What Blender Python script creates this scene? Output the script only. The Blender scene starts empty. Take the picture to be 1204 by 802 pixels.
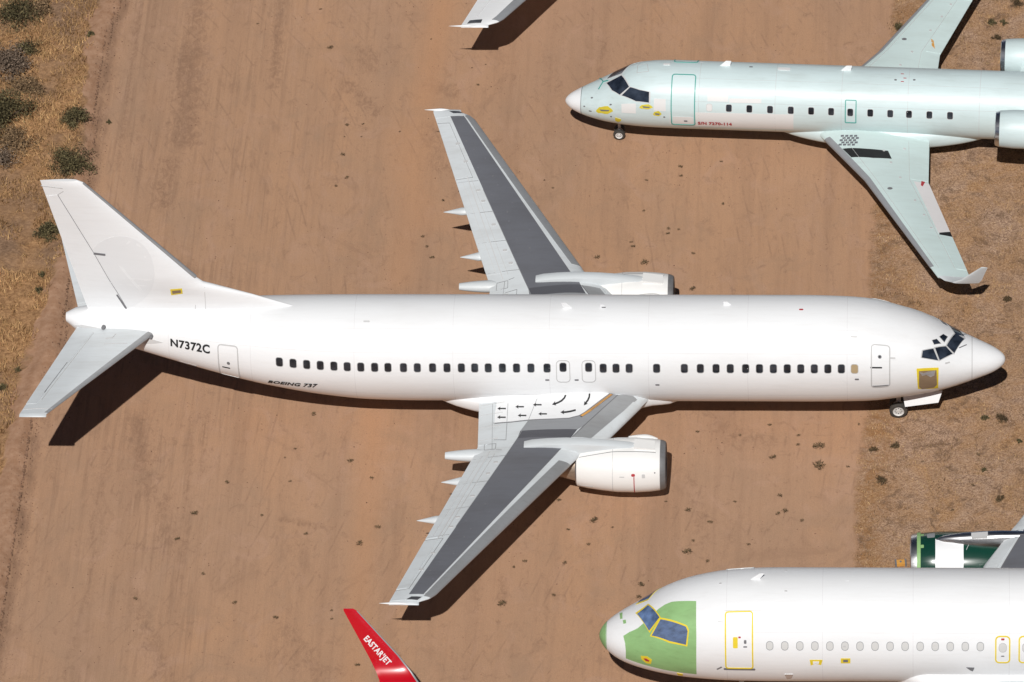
import bpy, math, random
import numpy as np
from mathutils import Vector, Matrix
from mathutils.bvhtree import BVHTree
from mathutils.geometry import delaunay_2d_cdt, intersect_point_quad_2d

random.seed(7); rng = np.random.default_rng(11)
S = bpy.context.scene
COL = S.collection
R_ = math.radians

# ------------------------------------------------------------------ camera
CAM = Vector((-2.80793221, -199.87878025, 172.08861032))
CR = Vector((0.99820299, 0.04741279, -0.03664438)).normalized()
CD = Vector((-0.05986896, 0.76308985, -0.64351347)).normalized()
CU = CR.cross(CD).normalized()
FPX = 8200.932071674046; PW, PH = 1204.0, 802.0
cd = bpy.data.cameras.new('camera'); cam = bpy.data.objects.new('camera', cd); COL.objects.link(cam)
cd.sensor_fit = 'HORIZONTAL'; cd.sensor_width = 36.0; cd.lens = 36.0 * FPX / PW
cd.clip_start = 1.0; cd.clip_end = 12000.0
M = Matrix((CR, CU, -CD)).transposed().to_4x4(); M.translation = CAM
cam.matrix_world = M
S.camera = cam

# ------------------------------------------------------------------ light
SUN_DIR = Vector((0.053, 1.0, -1.19)).normalized()       # direction the light travels
w = bpy.data.worlds.new('World'); S.world = w; w.use_nodes = True
nt = w.node_tree; nt.nodes.clear()
sky = nt.nodes.new('ShaderNodeTexSky'); sky.sky_type = 'NISHITA'; sky.sun_disc = False
to_sun = -SUN_DIR
sky.sun_elevation = math.asin(to_sun.z); sky.sun_rotation = math.atan2(to_sun.x, to_sun.y)
sky.altitude = 3000; sky.air_density = 0.35; sky.dust_density = 0.02
bg = nt.nodes.new('ShaderNodeBackground'); bg.inputs['Strength'].default_value = 0.05
wo = nt.nodes.new('ShaderNodeOutputWorld')
nt.links.new(sky.outputs[0], bg.inputs['Color']); nt.links.new(bg.outputs[0], wo.inputs['Surface'])
sl = bpy.data.lights.new('sun', 'SUN'); sl.energy = 5.0; sl.angle = R_(0.53); sl.color = (1.0, 0.975, 0.94)
so = bpy.data.objects.new('sun', sl); COL.objects.link(so)
so.rotation_euler = SUN_DIR.to_track_quat('-Z', 'Y').to_euler(); so.location = (0, -60, 80)
S.view_settings.view_transform = 'Standard'; S.view_settings.look = 'None'
S.view_settings.gamma = 1.0; S.view_settings.exposure = -0.27

# ------------------------------------------------------------------ picture measurements -> places
def ray(px, py): return CD + CR * ((px - PW / 2) / FPX) - CU * ((py - PH / 2) / FPX)
def gp(px, py, z=0.0):
    v = ray(px, py); return CAM + v * ((z - CAM.z) / v.z)

# ------------------------------------------------------------------ materials
def new_mat(name):
    m = bpy.data.materials.new(name); m.use_nodes = True
    return m, m.node_tree, m.node_tree.nodes['Principled BSDF']
def mth(nt, op, a, b=None, c=None):
    n = nt.nodes.new('ShaderNodeMath'); n.operation = op
    for i, v in enumerate((a, b, c)):
        if v is None: continue
        if isinstance(v, (int, float)): n.inputs[i].default_value = v
        else: nt.links.new(v, n.inputs[i])
    return n.outputs[0]
def noise(nt, vec, scale, detail=4, rough=.55, dist=0.0):
    n = nt.nodes.new('ShaderNodeTexNoise'); n.inputs['Scale'].default_value = scale
    n.inputs['Detail'].default_value = detail; n.inputs['Roughness'].default_value = rough
    n.inputs['Distortion'].default_value = dist
    if vec is not None: nt.links.new(vec, n.inputs['Vector'])
    return n.outputs['Fac']
def ramp(nt, fac, lo, hi):
    n = nt.nodes.new('ShaderNodeMapRange'); n.clamp = True
    n.inputs['From Min'].default_value = lo; n.inputs['From Max'].default_value = hi
    nt.links.new(fac, n.inputs['Value']); return n.outputs[0]
def mixc(nt, fac, a, b, mode='MIX'):
    n = nt.nodes.new('ShaderNodeMix'); n.data_type = 'RGBA'; n.blend_type = mode
    if isinstance(fac, (int, float)): n.inputs[0].default_value = fac
    else: nt.links.new(fac, n.inputs[0])
    for i, v in ((6, a), (7, b)):
        if isinstance(v, tuple): n.inputs[i].default_value = (*v, 1)
        else: nt.links.new(v, n.inputs[i])
    return n.outputs[2]
def mapping(nt, scale=(1, 1, 1), rot=0.0, obj=True):
    tc = nt.nodes.new('ShaderNodeTexCoord'); mp = nt.nodes.new('ShaderNodeMapping')
    mp.inputs['Scale'].default_value = scale; mp.inputs['Rotation'].default_value = (0, 0, rot)
    nt.links.new(tc.outputs['Object'], mp.inputs['Vector']); return mp.outputs[0]

def paint(name, col, rough=.38, dirt=(.55, .5, .45), amt=.12, metal=0.0, scale=.6, coat=0.0, spec=.5):
    """aircraft paint: base colour with faint weathering blotches and fore-aft streaks"""
    m, nt, b = new_mat(name)
    v = mapping(nt, (.35, 1.0, 1.0)); n1 = noise(nt, v, scale, 6, .6)
    v2 = mapping(nt, (.25, 2.2, 2.2)); n2 = noise(nt, v2, 3.5, 5, .6)
    f = mth(nt, 'MULTIPLY', mth(nt, 'ADD', ramp(nt, n1, .45, .75), mth(nt, 'MULTIPLY', ramp(nt, n2, .5, .8), .7)), amt)
    c = mixc(nt, f, col, tuple(col[i] * dirt[i] for i in range(3)))
    nt.links.new(c, b.inputs['Base Color'])
    r = mth(nt, 'ADD', mth(nt, 'MULTIPLY', n2, .22), rough - .11); nt.links.new(r, b.inputs['Roughness'])
    b.inputs['Metallic'].default_value = metal; b.inputs['Coat Weight'].default_value = coat
    b.inputs['Coat Roughness'].default_value = .15; b.inputs['Specular IOR Level'].default_value = spec
    return m
WHITE = paint('white_paint', (.785, .795, .805), .42, amt=.14)
WHITE2 = paint('cowl_white', (.78, .775, .76), .42, amt=.12)
OFFW = paint('grey_white_line', (.56, .56, .56), .5, amt=.1)
SEAM = paint('seam_dark', (.16, .16, .17), .6, amt=.2)
SEAML = paint('seam_light', (.50, .50, .50), .6, amt=.1)
SEAMX = paint('seam_faint', (.69, .69, .70), .6, amt=.1)
LGREY = paint('light_grey_paint', (.60, .635, .655), .45, amt=.26, scale=1.1)
LIPG = paint('inlet_lip_grey', (.20, .20, .205), .5, amt=.5, metal=.3, scale=3)
MGREY = paint('mid_grey_paint', (.265, .275, .29), .5, amt=.25, scale=1.3)
DGREY = paint('dark_grey_panel', (.135, .14, .158), .5, amt=.3, scale=1.3)
DG2 = paint('dark_grey_touch_up', (.155, .158, .178), .5, amt=.3)
SEAM2 = paint('seam_mid', (.30, .31, .32), .6, amt=.2)
XGREY = paint('darker_grey_walk', (.085, .087, .10), .6, amt=.25)
LEGREY = paint('leading_edge_metal', (.36, .37, .38), .45, amt=.3, metal=.35)
BARE = paint('bare_metal', (.42, .42, .43), .38, amt=.4, metal=.9, scale=2)
POLISH = paint('polished_metal', (.72, .72, .73), .30, amt=.2, metal=1.0)
HOT = paint('heat_stained_nozzle', (.42, .34, .27), .45, amt=.8, metal=.6, scale=2.5)
PALEG = paint('pale_green_white', (.58, .69, .70), .46, amt=.3, coat=.08, scale=.9)
PALEG2 = paint('pale_green_wing', (.55, .66, .65), .45, amt=.2, scale=1.2)
PALEP = paint('pale_pink_patch', (.70, .70, .695), .5, amt=.08)
PINKF = paint('pale_pink_flap', (.68, .66, .66), .5, amt=.12)
TEAL = paint('teal_line', (.08, .34, .30), .5, amt=.1)
GREENP = paint('green_primer', (.26, .46, .19), .6, amt=.35, scale=1.6)
DKGREEN = paint('dark_green_cowl', (.006, .045, .03), .22, amt=.3, coat=.6)
RED = paint('red_paint', (.50, .003, .012), .33, amt=.15, coat=.6)
REDM = paint('red_marking', (.40, .03, .04), .5, amt=.1)
BLACK = paint('black_marking', (.012, .012, .013), .6, amt=.1)
YEL = paint('yellow_tape', (.75, .58, .03), .6, amt=.3, scale=3)
YDK = paint('yellow_film', (.66, .56, .05), .5, amt=.3, scale=3)
PAPER = paint('brown_paper', (.24, .165, .10), .85, amt=.4, scale=4)
BEIGE = paint('beige_blank', (.40, .30, .17), .8, amt=.3, scale=4)
FOIL = paint('silver_film', (.62, .62, .64), .35, amt=.8, metal=.6, scale=8)
ORANGE = paint('orange_paint', (.62, .31, .07), .5, amt=.4, scale=5)
FILM = paint('blue_window_film', (.12, .17, .29), .3, amt=.9, scale=5)
BLANK = paint('window_blank', (.60, .60, .59), .55, amt=.15)
RUBBER = paint('tyre_rubber', (.035, .033, .03), .8, amt=.5, dirt=(3, 2.4, 1.9), scale=4)
HUB = paint('wheel_hub', (.62, .61, .59), .5, amt=.4, scale=5)
STRUT = paint('strut_grey', (.5, .5, .5), .5, amt=.4)
def glass(name, c=(.012, .014, .018)):
    m, nt, b = new_mat(name); v = mapping(nt); n = noise(nt, v, 2.2, 3)
    nt.links.new(mixc(nt, ramp(nt, n, .35, .75), c, tuple(x * 3.2 + .01 for x in c)), b.inputs['Base Color'])
    b.inputs['Roughness'].default_value = .12; return m
GLASS = glass('cabin_glass'); CGLASS = glass('cockpit_glass', (.010, .014, .022)); BGLASS = glass('film_glass', (.05, .08, .15))

# ------------------------------------------------------------------ mesh builder
class MB:
    def __init__(s): s.v = []; s.f = []; s.m = []; s.mats = []
    def mi(s, mat):
        if mat not in s.mats: s.mats.append(mat)
        return s.mats.index(mat)
    def add(s, vs, fs, mat):
        o = len(s.v); k = s.mi(mat)
        s.v.extend([tuple(v) for v in vs]); s.f.extend([tuple(i + o for i in f) for f in fs]); s.m.extend([k] * len(fs)); return s
    def build(s, name, parent=None, smooth=35, label=None):
        me = bpy.data.meshes.new(name); me.from_pydata(s.v, [], s.f); me.validate()
        for m in s.mats: me.materials.append(m)
        if len(me.polygons) == len(s.m): me.polygons.foreach_set('material_index', s.m)
        me.polygons.foreach_set('use_smooth', [True] * len(me.polygons))
        me.set_sharp_from_angle(angle=R_(smooth)); me.update()
        o = bpy.data.objects.new(name, me); COL.objects.link(o)
        if parent: o.parent = parent
        if label: o['label'] = label
        return o
def tag(o, label, cat, group=None, kind=None):
    if label: o['label'] = label
    if cat: o['category'] = cat
    if group: o['group'] = group
    if kind: o['kind'] = kind
    return o
def empty(name, loc, rz, label, cat, group=None):
    o = bpy.data.objects.new(name, None); COL.objects.link(o); o.location = loc; o.rotation_euler = (0, 0, rz)
    o.empty_display_size = .5
    return tag(o, label, cat, group)
def grid_faces(nu, nv, close_v=False):
    F = []
    for i in range(nu - 1):
        for j in range(nv - (0 if close_v else 1)):
            j2 = (j + 1) % nv; F.append((i * nv + j, i * nv + j2, (i + 1) * nv + j2, (i + 1) * nv + j))
    return F
def loft_rings(mb, rings, mat, cap0=True, cap1=True):
    n = len(rings[0]); vs = [p for r in rings for p in r]; fs = grid_faces(len(rings), n, True)
    if cap0: fs.append(tuple(range(n))[::-1])
    if cap1: fs.append(tuple((len(rings) - 1) * n + i for i in range(n)))
    mb.add(vs, fs, mat)
def lathe_x(mb, prof, c, mat, n=32, sy=1.0, sz=1.0, flat=0.0, cap0=False, cap1=False):
    """profile [(x, r)] round an axis along x through c=(cx,cy,cz); flat squashes the underside"""
    rings = []
    for x, r in prof:
        ring = []
        for i in range(n):
            a = 2 * math.pi * i / n; z = r * math.cos(a) * sz
            if z < 0: z *= (1 - flat)
            ring.append((c[0] + x, c[1] + r * math.sin(a) * sy, c[2] + z))
        rings.append(ring)
    loft_rings(mb, rings, mat, cap0, cap1)
def tube(mb, p0, p1, r0, r1, mat, n=12):
    p0, p1 = Vector(p0), Vector(p1); d = (p1 - p0).normalized(); q = d.to_track_quat('Z', 'Y')
    rings = [[p + q @ Vector((r * math.cos(2 * math.pi * i / n), r * math.sin(2 * math.pi * i / n), 0)) for i in range(n)] for p, r in ((p0, r0), (p1, r1))]
    loft_rings(mb, rings, mat)
def prism(mb, poly, off, mat):
    """closed slab: polygon (3D points) extruded by vector off"""
    n = len(poly); a = [Vector(p) for p in poly]; b = [p + Vector(off) for p in a]
    mb.add(a + b, [tuple(range(n))[::-1], tuple(range(n, 2 * n))] + [(i, (i + 1) % n, n + (i + 1) % n, n + i) for i in range(n)], mat)

def pchip(xs, ys):
    xs = np.array(xs, float); ys = np.array(ys, float); h = np.diff(xs); d = np.diff(ys) / h; m = np.zeros(len(xs))
    for i in range(1, len(xs) - 1):
        if d[i - 1] * d[i] > 0:
            w1 = 2 * h[i] + h[i - 1]; w2 = h[i] + 2 * h[i - 1]; m[i] = (w1 + w2) / (w1 / d[i - 1] + w2 / d[i])
    m[0] = d[0]; m[-1] = d[-1]
    def f(x):
        i = int(np.clip(np.searchsorted(xs, x) - 1, 0, len(h) - 1)); t = (x - xs[i]) / h[i]
        return float((2*t**3-3*t**2+1)*ys[i] + (t**3-2*t**2+t)*h[i]*m[i] + (-2*t**3+3*t**2)*ys[i+1] + (t**3-t**2)*h[i]*m[i+1])
    return f

def triangulate(poly, step):
    """fill a 2D polygon with an even mesh (outline kept exactly)"""
    P = [Vector(p) for p in poly]; out = []
    n = len(P)
    for i in range(n):
        a, b = P[i], P[(i + 1) % n]; k = max(1, int(math.ceil((b - a).length / step)))
        for j in range(k): out.append(a.lerp(b, j / k))
    nb = len(out); xs = [p.x for p in out]; ys = [p.y for p in out]
    def inside(x, y):
        c = False
        for i in range(nb):
            a, b = out[i], out[(i + 1) % nb]
            if (a.y > y) != (b.y > y) and x < (b.x - a.x) * (y - a.y) / (b.y - a.y) + a.x: c = not c
        return c
    def far(x, y):
        return all((p.x - x) ** 2 + (p.y - y) ** 2 > (step * .4) ** 2 for p in out[:nb])
    pts = list(out); x = min(xs) + step / 2
    while x < max(xs):
        y = min(ys) + step / 2
        while y < max(ys):
            if inside(x, y) and far(x, y): pts.append(Vector((x, y)))
            y += step
        x += step
    v, e, f, *_ = delaunay_2d_cdt(pts, [(i, (i + 1) % nb) for i in range(nb)], [tuple(range(nb))], 1, 1e-6)
    return [(p.x, p.y) for p in v], [tuple(t) for t in f]
def skin(mb, poly, mapf, mat, off=.006, step=.15, depth=.012, mapb=None):
    """mapf(u,v)->(point, normal). Lays a thin closed sheet with real edges on a surface."""
    v, f = triangulate(poly, step)
    top = []; bot = []
    for a, b in v:
        p, n = mapf(a, b); top.append(p + n * off)
        if mapb: q, n2 = mapb(a, b); bot.append(q + n2 * off)
        else: bot.append(p - n * depth)
    if not f: return
    # orient
    t = f[0]; nn = (top[t[1]] - top[t[0]]).cross(top[t[2]] - top[t[0]])
    if nn.dot(mapf(*v[t[0]])[1]) < 0: f = [x[::-1] for x in f]
    ec = {}
    for x in f:
        for i in range(len(x)): ec[(x[i], x[(i + 1) % len(x)])] = 1
    N = len(v); fs = list(f) + [tuple(i + N for i in x[::-1]) for x in f]
    fs += [(b, a, a + N, b + N) for (a, b) in ec if (b, a) not in ec]
    mb.add(top + bot, fs, mat)
def rrect(w, h, r, k=4, cx=0, cy=0):
    o = []
    for sx, sy, a0 in ((1, 1, 0), (-1, 1, 90), (-1, -1, 180), (1, -1, 270)):
        for i in range(k + 1):
            a = R_(a0 + 90 * i / k); o.append((cx + sx * (w / 2 - r) + r * math.cos(a), cy + sy * (h / 2 - r) + r * math.sin(a)))
    return o
def ring_skin(mb, outer, inner, mapf, mat, off=.008, sub=1):
    """frame between two outlines with the same number of points"""
    n = len(outer); V = []; 
    for k in range(n):
        po, no = mapf(*outer[k]); pi, ni = mapf(*inner[k])
        V += [po - no * .01, po + no * off, pi + ni * off, pi - ni * .01]
    F = []
    for k in range(n):
        a, b = 4 * k, 4 * ((k + 1) % n)
        for j in range(3): F.append((a + j, b + j, b + j + 1, a + j + 1))
    mb.add(V, F, mat)
def densify(poly, step):
    o = []
    for i in range(len(poly)):
        a = Vector(poly[i]); b = Vector(poly[(i + 1) % len(poly)]); k = max(1, int((b - a).length / step + .5))
        o += [tuple(a.lerp(b, j / k)) for j in range(k)]
    return o
def stroke_poly(path, wdt):
    """open path -> ribbon polygon"""
    P = [Vector(p) for p in path]; L = []; Rr = []
    for i, p in enumerate(P):
        a = P[max(0, i - 1)]; b = P[min(len(P) - 1, i + 1)]; t = (b - a).normalized(); n = Vector((-t.y, t.x))
        L.append(tuple(p + n * wdt / 2)); Rr.append(tuple(p - n * wdt / 2))
    return L + Rr[::-1]

# ------------------------------------------------------------------ a fuselage: analytic loft
class Fuse:
    def __init__(s, root, tab):
        s.root = root; q = [math.sqrt(t[0]) for t in tab]; s.L = tab[-1][0]
        s.top = pchip(q, [t[1] for t in tab]); s.bot = pchip(q, [t[2] for t in tab]); s.hw = pchip(q, [t[3] for t in tab])
        s.zc = pchip(q, [t[4] for t in tab])
        s.bvh = None
    def P(s, x, th):
        q = math.sqrt(max(x, 0)); zt, zb, hw, zc = s.top(q), s.bot(q), s.hw(q), s.zc(q)
        c = math.cos(th); return Vector((x, hw * math.sin(th), zc + (zt - zc) * c if c > 0 else zc + (zc - zb) * c))
    def PN(s, x, th):
        p = s.P(x, th); e = 1e-3
        du = s.P(x + e, th) - s.P(max(0, x - e), th); dv = s.P(x, th + e) - s.P(x, th - e)
        n = dv.cross(du).normalized()
        q = math.sqrt(max(x, 0)); c = Vector((x, 0, s.zc(q)))
        if n.dot(p - c) < 0: n = -n
        return p, n
    def stations(s):
        xs = list(np.linspace(0.02, 2.6, 26) ** 2); last = xs[-1]
        xs += list(np.linspace(last, s.L, int((s.L - last) / .35))[1:]); return xs
    def mesh(s, mb, mat, mat_fn=None, nth=72):
        xs = s.stations(); ths = [2 * math.pi * i / nth for i in range(nth)]
        rings = [[s.P(x, t) for t in ths] for x in xs]
        loft_rings(mb, rings, mat)
        vs = [p for r in rings for p in r]
        s.bvh = BVHTree.FromPolygons(vs, grid_faces(len(rings), nth, True))
    def hit(s, px, py):
        mi = frame_inv(s.root); o = mi @ CAM; d = (mi.to_3x3() @ ray(px, py)).normalized()
        p, n, i, dist = s.bvh.ray_cast(o, d)
        k = 0
        while p is None and k < 24:                          # just off the outline: step back on to the hull
            k += 1
            for sx, sy in ((0, 1), (0, -1), (1, 0), (-1, 0)):
                d = (mi.to_3x3() @ ray(px + sx * k * .7, py + sy * k * .7)).normalized(); p, n, i, dist = s.bvh.ray_cast(o, d)
                if p is not None: break
        if p is None: return None
        q = math.sqrt(max(p.x, 0)); zt, zb, hw, zc = s.top(q), s.bot(q), s.hw(q), s.zc(q)
        h = (zt - zc) if p.z > zc else (zc - zb)
        return p.x, math.atan2(p.y / hw, (p.z - zc) / h)
    def uv(s, x0, th0, shear=0.0):
        """map (u aft metres, v metres up round the section) at a spot on the side"""
        r = (s.P(x0, th0 + .01) - s.P(x0, th0 - .01)).length / .02; sg = 1 if th0 > 0 else -1
        return lambda u, v: s.PN(x0 + u, th0 - sg * v / r)
def frame_inv(root):
    return (Matrix.Translation(root.location) @ root.rotation_euler.to_matrix().to_4x4()).inverted()
def px_ray_local(root, px, py):
    mi = frame_inv(root); return mi @ CAM, (mi.to_3x3() @ ray(px, py)).normalized()

def cabin_window(fu, x, th, w=.25, h=.36, r=.08, frame=SEAML, pane=GLASS, name='cabin_window', lab=None, fr=.022, blank=False, up=0):
    mp = fu.uv(x, th); mb = MB()
    ring_skin(mb, rrect(w + 2 * fr, h + 2 * fr, r + fr), rrect(w, h, r), mp, frame, .010 + up)
    o = mb.build(name, fu.root, label=lab)
    m2 = MB(); skin(m2, rrect(w, h, r), mp, pane, .004 + up, .2, .03); m2.build('window_blank' if blank else 'pane', o)
    return o
def door(fu, x0, x1, t0, t1, line, body, r=.12, lw=.05, name='door', lab=None, handle=None, off=.006):
    """door outline (raised seal line) plus its skin; t0 upper theta, t1 lower theta"""
    xc = (x0 + x1) / 2; tc = (t0 + t1) / 2; mp = fu.uv(xc, tc)
    rr = (fu.P(xc, tc + .01) - fu.P(xc, tc - .01)).length / .02
    W, H = abs(x1 - x0), abs(t1 - t0) * rr
    mb = MB(); skin(mb, rrect(W - lw, H - lw, r), mp, body, off, .16, .02)
    o = densify(rrect(W, H, r), .12)
    a = rrect(W, H, r); b = rrect(W - 2 * lw, H - 2 * lw, max(.02, r - lw))
    def dn(q):
        res = []
        for i in range(len(q)):
            A = Vector(q[i]); B = Vector(q[(i + 1) % len(q)])
            k = 16 if (Vector(a[i]) - Vector(a[(i + 1) % len(a)])).length > .2 else 1
            res += [tuple(A.lerp(B, j / k)) for j in range(k)]
        return res
    ring_skin(mb, dn(a), dn(b), mp, line, off + .014)
    ob = mb.build(name, fu.root, label=lab)
    return ob, mp, W, H
def px_patch(fu, pts, mat, name, parent=None, off=.008, step=.14, lab=None, mb=None, mirror=False, shift=0.0):
    """patch whose corners were measured on the photograph; laid on the hull itself in (x, theta)"""
    q = [fu.hit(*p) for p in pts]
    if any(a is None for a in q): print('MISS', name, pts); return None
    xc = sum(a[0] for a in q) / len(q); tc = sum(a[1] for a in q) / len(q)
    r = (fu.P(xc, tc + .01) - fu.P(xc, tc - .01)).length / .02
    poly = [(a[0], (a[1] + (shift if tc > 0 else -shift) * (1 if mirror else 0)) * r) for a in q]
    sg = -1 if mirror else 1
    own = mb is None; mb = mb or MB()
    skin(mb, poly, lambda u, v: fu.PN(u, sg * v / r), mat, off, step, .015)
    return mb.build(name, parent or fu.root, label=lab) if own else poly
def px_stroke(fu, pts, wdt, mat, mb, off=.008, closed=False, mirror=False):
    q = [fu.hit(*p) for p in pts]
    if any(a is None for a in q): print('MISS stroke', pts); return
    xc = sum(a[0] for a in q) / len(q); tc = sum(a[1] for a in q) / len(q)
    r = (fu.P(xc, tc + .01) - fu.P(xc, tc - .01)).length / .02
    P = [(a[0], a[1] * r) for a in q]
    if closed: P = P + [P[0]]
    sg = -1 if mirror else 1
    for i in range(len(P) - 1):
        a, b = Vector(P[i]), Vector(P[i + 1]); t = (b - a).normalized() * wdt * .4; 
        k = max(1, int((b - a).length / .25)); path = [tuple((a - t).lerp(b + t, j / k)) for j in range(k + 1)]
        skin(mb, stroke_poly(path, wdt), lambda u, v: fu.PN(u, sg * v / r), mat, off + .0006 * i, .5, .012)
def text_mesh(txt, size, shear=0.0, bold=0.0, sx=1.0):
    c = bpy.data.curves.new('t', 'FONT'); c.body = txt; c.size = size; c.shear = shear; c.offset = bold
    c.align_x = 'CENTER'; c.align_y = 'CENTER'; c.resolution_u = 3; c.space_character = 1.08
    o = bpy.data.objects.new('t', c); COL.objects.link(o)
    dg = bpy.context.evaluated_depsgraph_get(); me = bpy.data.meshes.new_from_object(o.evaluated_get(dg))
    vs = [(v.co.x * sx, v.co.y) for v in me.vertices]; fs = [tuple(p.vertices) for p in me.polygons]
    bpy.data.objects.remove(o); bpy.data.meshes.remove(me); bpy.data.curves.remove(c)
    return vs, fs
def put_text(mb, txt, size, mapf, mat, off=.014, **k):
    vs, fs = text_mesh(txt, size, **k); P = []
    for u, v in vs: p, n = mapf(u, v); P.append(p + n * off)
    mb.add(P, fs, mat)

# ------------------------------------------------------------------ a wing or tail surface
XC = [0, .006, .018, .04, .07, .11, .16, .22, .28, .35, .42, .5, .58, .66, .74, .82, .9, .95, 1.0]
def thick(x): return 5 * (.2969 * math.sqrt(x) - .126 * x - .3516 * x * x + .2843 * x ** 3 - .1030 * x ** 4)
class Wing:
    """secs: (y, xLE, xTE, z, t/c); y is outboard distance; side = +1 / -1"""
    def __init__(s, root, side, secs, camber=.015, up=.62):
        s.root, s.side, s.secs, s.cam, s.up = root, side, secs, camber, up; s.ys = [a[0] for a in secs]
    def at(s, y):
        y = abs(y); S_ = s.secs
        for i in range(len(S_) - 1):
            if y <= S_[i + 1][0] or i == len(S_) - 2:
                t = (y - S_[i][0]) / (S_[i + 1][0] - S_[i][0]); return [S_[i][k] * (1 - t) + S_[i + 1][k] * t for k in range(1, 5)]
    def z(s, x, y, top=True):
        le, te, z0, tc = s.at(y); c = te - le; f = min(1, max(0, (x - le) / c)); h = thick(f) * tc * c
        cb = s.cam * c * 4 * f * (1 - f)
        return z0 + cb + (h * 2 * s.up if top else -h * 2 * (1 - s.up))
    def PN(s, x, y, top=True):
        e = .02; z = s.z(x, y, top); dx = (s.z(x + e, y, top) - s.z(x - e, y, top)) / (2 * e); dy = (s.z(x, y + e, top) - s.z(x, y - e, top)) / (2 * e)
        n = Vector((-dx, -dy * s.side, 1)).normalized()
        if not top: n = -n
        return Vector((x, y * s.side, z)), n
    def mesh(s, mb, mat, y0=None, y1=None):
        y0 = s.ys[0] if y0 is None else y0; y1 = s.ys[-1] if y1 is None else y1
        Y = sorted(set([y for y in s.ys if y0 <= y <= y1] + [y0, y1] + list(np.linspace(y0, y1, 14))))
        rings = []
        for y in Y:
            le, te, z0, tc = s.at(y); c = te - le
            r = [Vector((le + c * f, y * s.side, s.z(le + c * f, y, True))) for f in XC] + [Vector((le + c * f, y * s.side, s.z(le + c * f, y, False) - (.008 if f == 1 else 0))) for f in XC[::-1][:-1]]
            rings.append(r)
        if s.side < 0: rings = [r[::-1] for r in rings]
        loft_rings(mb, rings, mat)
        vs = [p for r in rings for p in r]; s.bvh = BVHTree.FromPolygons(vs, grid_faces(len(rings), len(rings[0]), True))
    def hit(s, px, py):
        o, d = px_ray_local(s.root, px, py); p, n, i, dist = s.bvh.ray_cast(o, d)
        if p is None:
            # just outside an edge: meet the mean chord surface
            t0 = (s.z(0, 5) - o.z) / d.z; p = o + d * t0
            for _ in range(8):
                zz = s.at(p.y)[2]; p = o + d * ((zz - o.z) / d.z)
        return (p.x, abs(p.y))
    def patch(s, mb, poly, mat, off=.006, step=.35, full=False):
        skin(mb, poly, lambda a, b: s.PN(a, b, True), mat, off + .008, min(step, .26), .02, (lambda a, b: s.PN(a, b, False)) if full else None)
    def line(s, mb, path, wdt, mat, off=.012):
        s.patch(mb, stroke_poly(path, wdt), mat, off, .5)
def le_strip(w_, mb, y0, y1, ft0, ft1, fb, mat, off=.012):
    """leading-edge skin wrapped round the nose of the section, upper edge at chord fraction ft, lower at fb"""
    rings = []; ys = sorted(set([y0, y1] + [y for y in w_.ys if y0 < y < y1] + list(np.linspace(y0, y1, 12))))
    for y in ys:
        t = (y - y0) / (y1 - y0); ft = ft0 + (ft1 - ft0) * t; le, te, z0, tc = w_.at(y); c = te - le
        fr = [ft * (1 - k / 9) ** 1.8 for k in range(10)]; P = [(le + c * f, w_.z(le + c * f, y, True)) for f in fr] + [(le + c * f, w_.z(le + c * f, y, False)) for f in [fb * ((k + 1) / 5) ** 1.8 for k in range(5)]]
        out = []
        for i, p in enumerate(P):
            a = P[max(0, i - 1)]; b = P[min(len(P) - 1, i + 1)]; d = Vector((b[0] - a[0], b[1] - a[1])); d = d.normalized() if d.length > 1e-6 else Vector((0, -1)); n = Vector((d.y, -d.x))
            out.append(Vector((p[0] + n.x * off, y * w_.side, p[1] + n.y * off)))
        inn = [Vector((P[-1][0], y * w_.side, P[-1][1] + .02)), Vector((P[0][0], y * w_.side, P[0][1] - .02))]
        r = out + inn
        rings.append(r if w_.side > 0 else r[::-1])
    loft_rings(mb, rings, mat)
def fxy(y, w_, f):
    le, te, z, tc = w_.at(y); return (le + (te - le) * f, y)

def wheel(parent, c, R, wdt, name='wheel'):
    mb = MB(); n = 28
    prof = [(-wdt/2, R*.62), (-wdt/2, R*.86), (-wdt*.38, R*.97), (-wdt*.15, R), (wdt*.15, R), (wdt*.38, R*.97), (wdt/2, R*.86), (wdt/2, R*.62)]
    rings = [[(c[0] + r * math.cos(2*math.pi*i/n), c[1] + x, c[2] + r * math.sin(2*math.pi*i/n)) for i in range(n)] for x, r in prof]
    loft_rings(mb, rings, RUBBER, False, False); o = mb.build(name, parent)
    m2 = MB(); prof = [(-wdt*.44, R*.1), (-wdt*.5, R*.16), (-wdt*.3, R*.2), (-wdt*.3, R*.52), (-wdt*.5, R*.63), (wdt*.5, R*.63), (wdt*.3, R*.52), (wdt*.3, R*.2), (wdt*.5, R*.16), (wdt*.44, R*.1)]
    rings = [[(c[0] + r * math.cos(2*math.pi*i/n), c[1] + x, c[2] + r * math.sin(2*math.pi*i/n)) for i in range(n)] for x, r in prof]
    loft_rings(m2, rings, HUB); 
    for sd in (-1, 1):
        for k in range(8):
            a = 2*math.pi*k/8; p = (c[0] + R*.36*math.cos(a), c[1] + sd*wdt*.31, c[2] + R*.36*math.sin(a))
            tube(m2, (p[0], p[1] - .01, p[2]), (p[0], p[1] + .01, p[2]), R*.07, R*.07, SEAM, 8)
    m2.build('rim', o); return o
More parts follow.
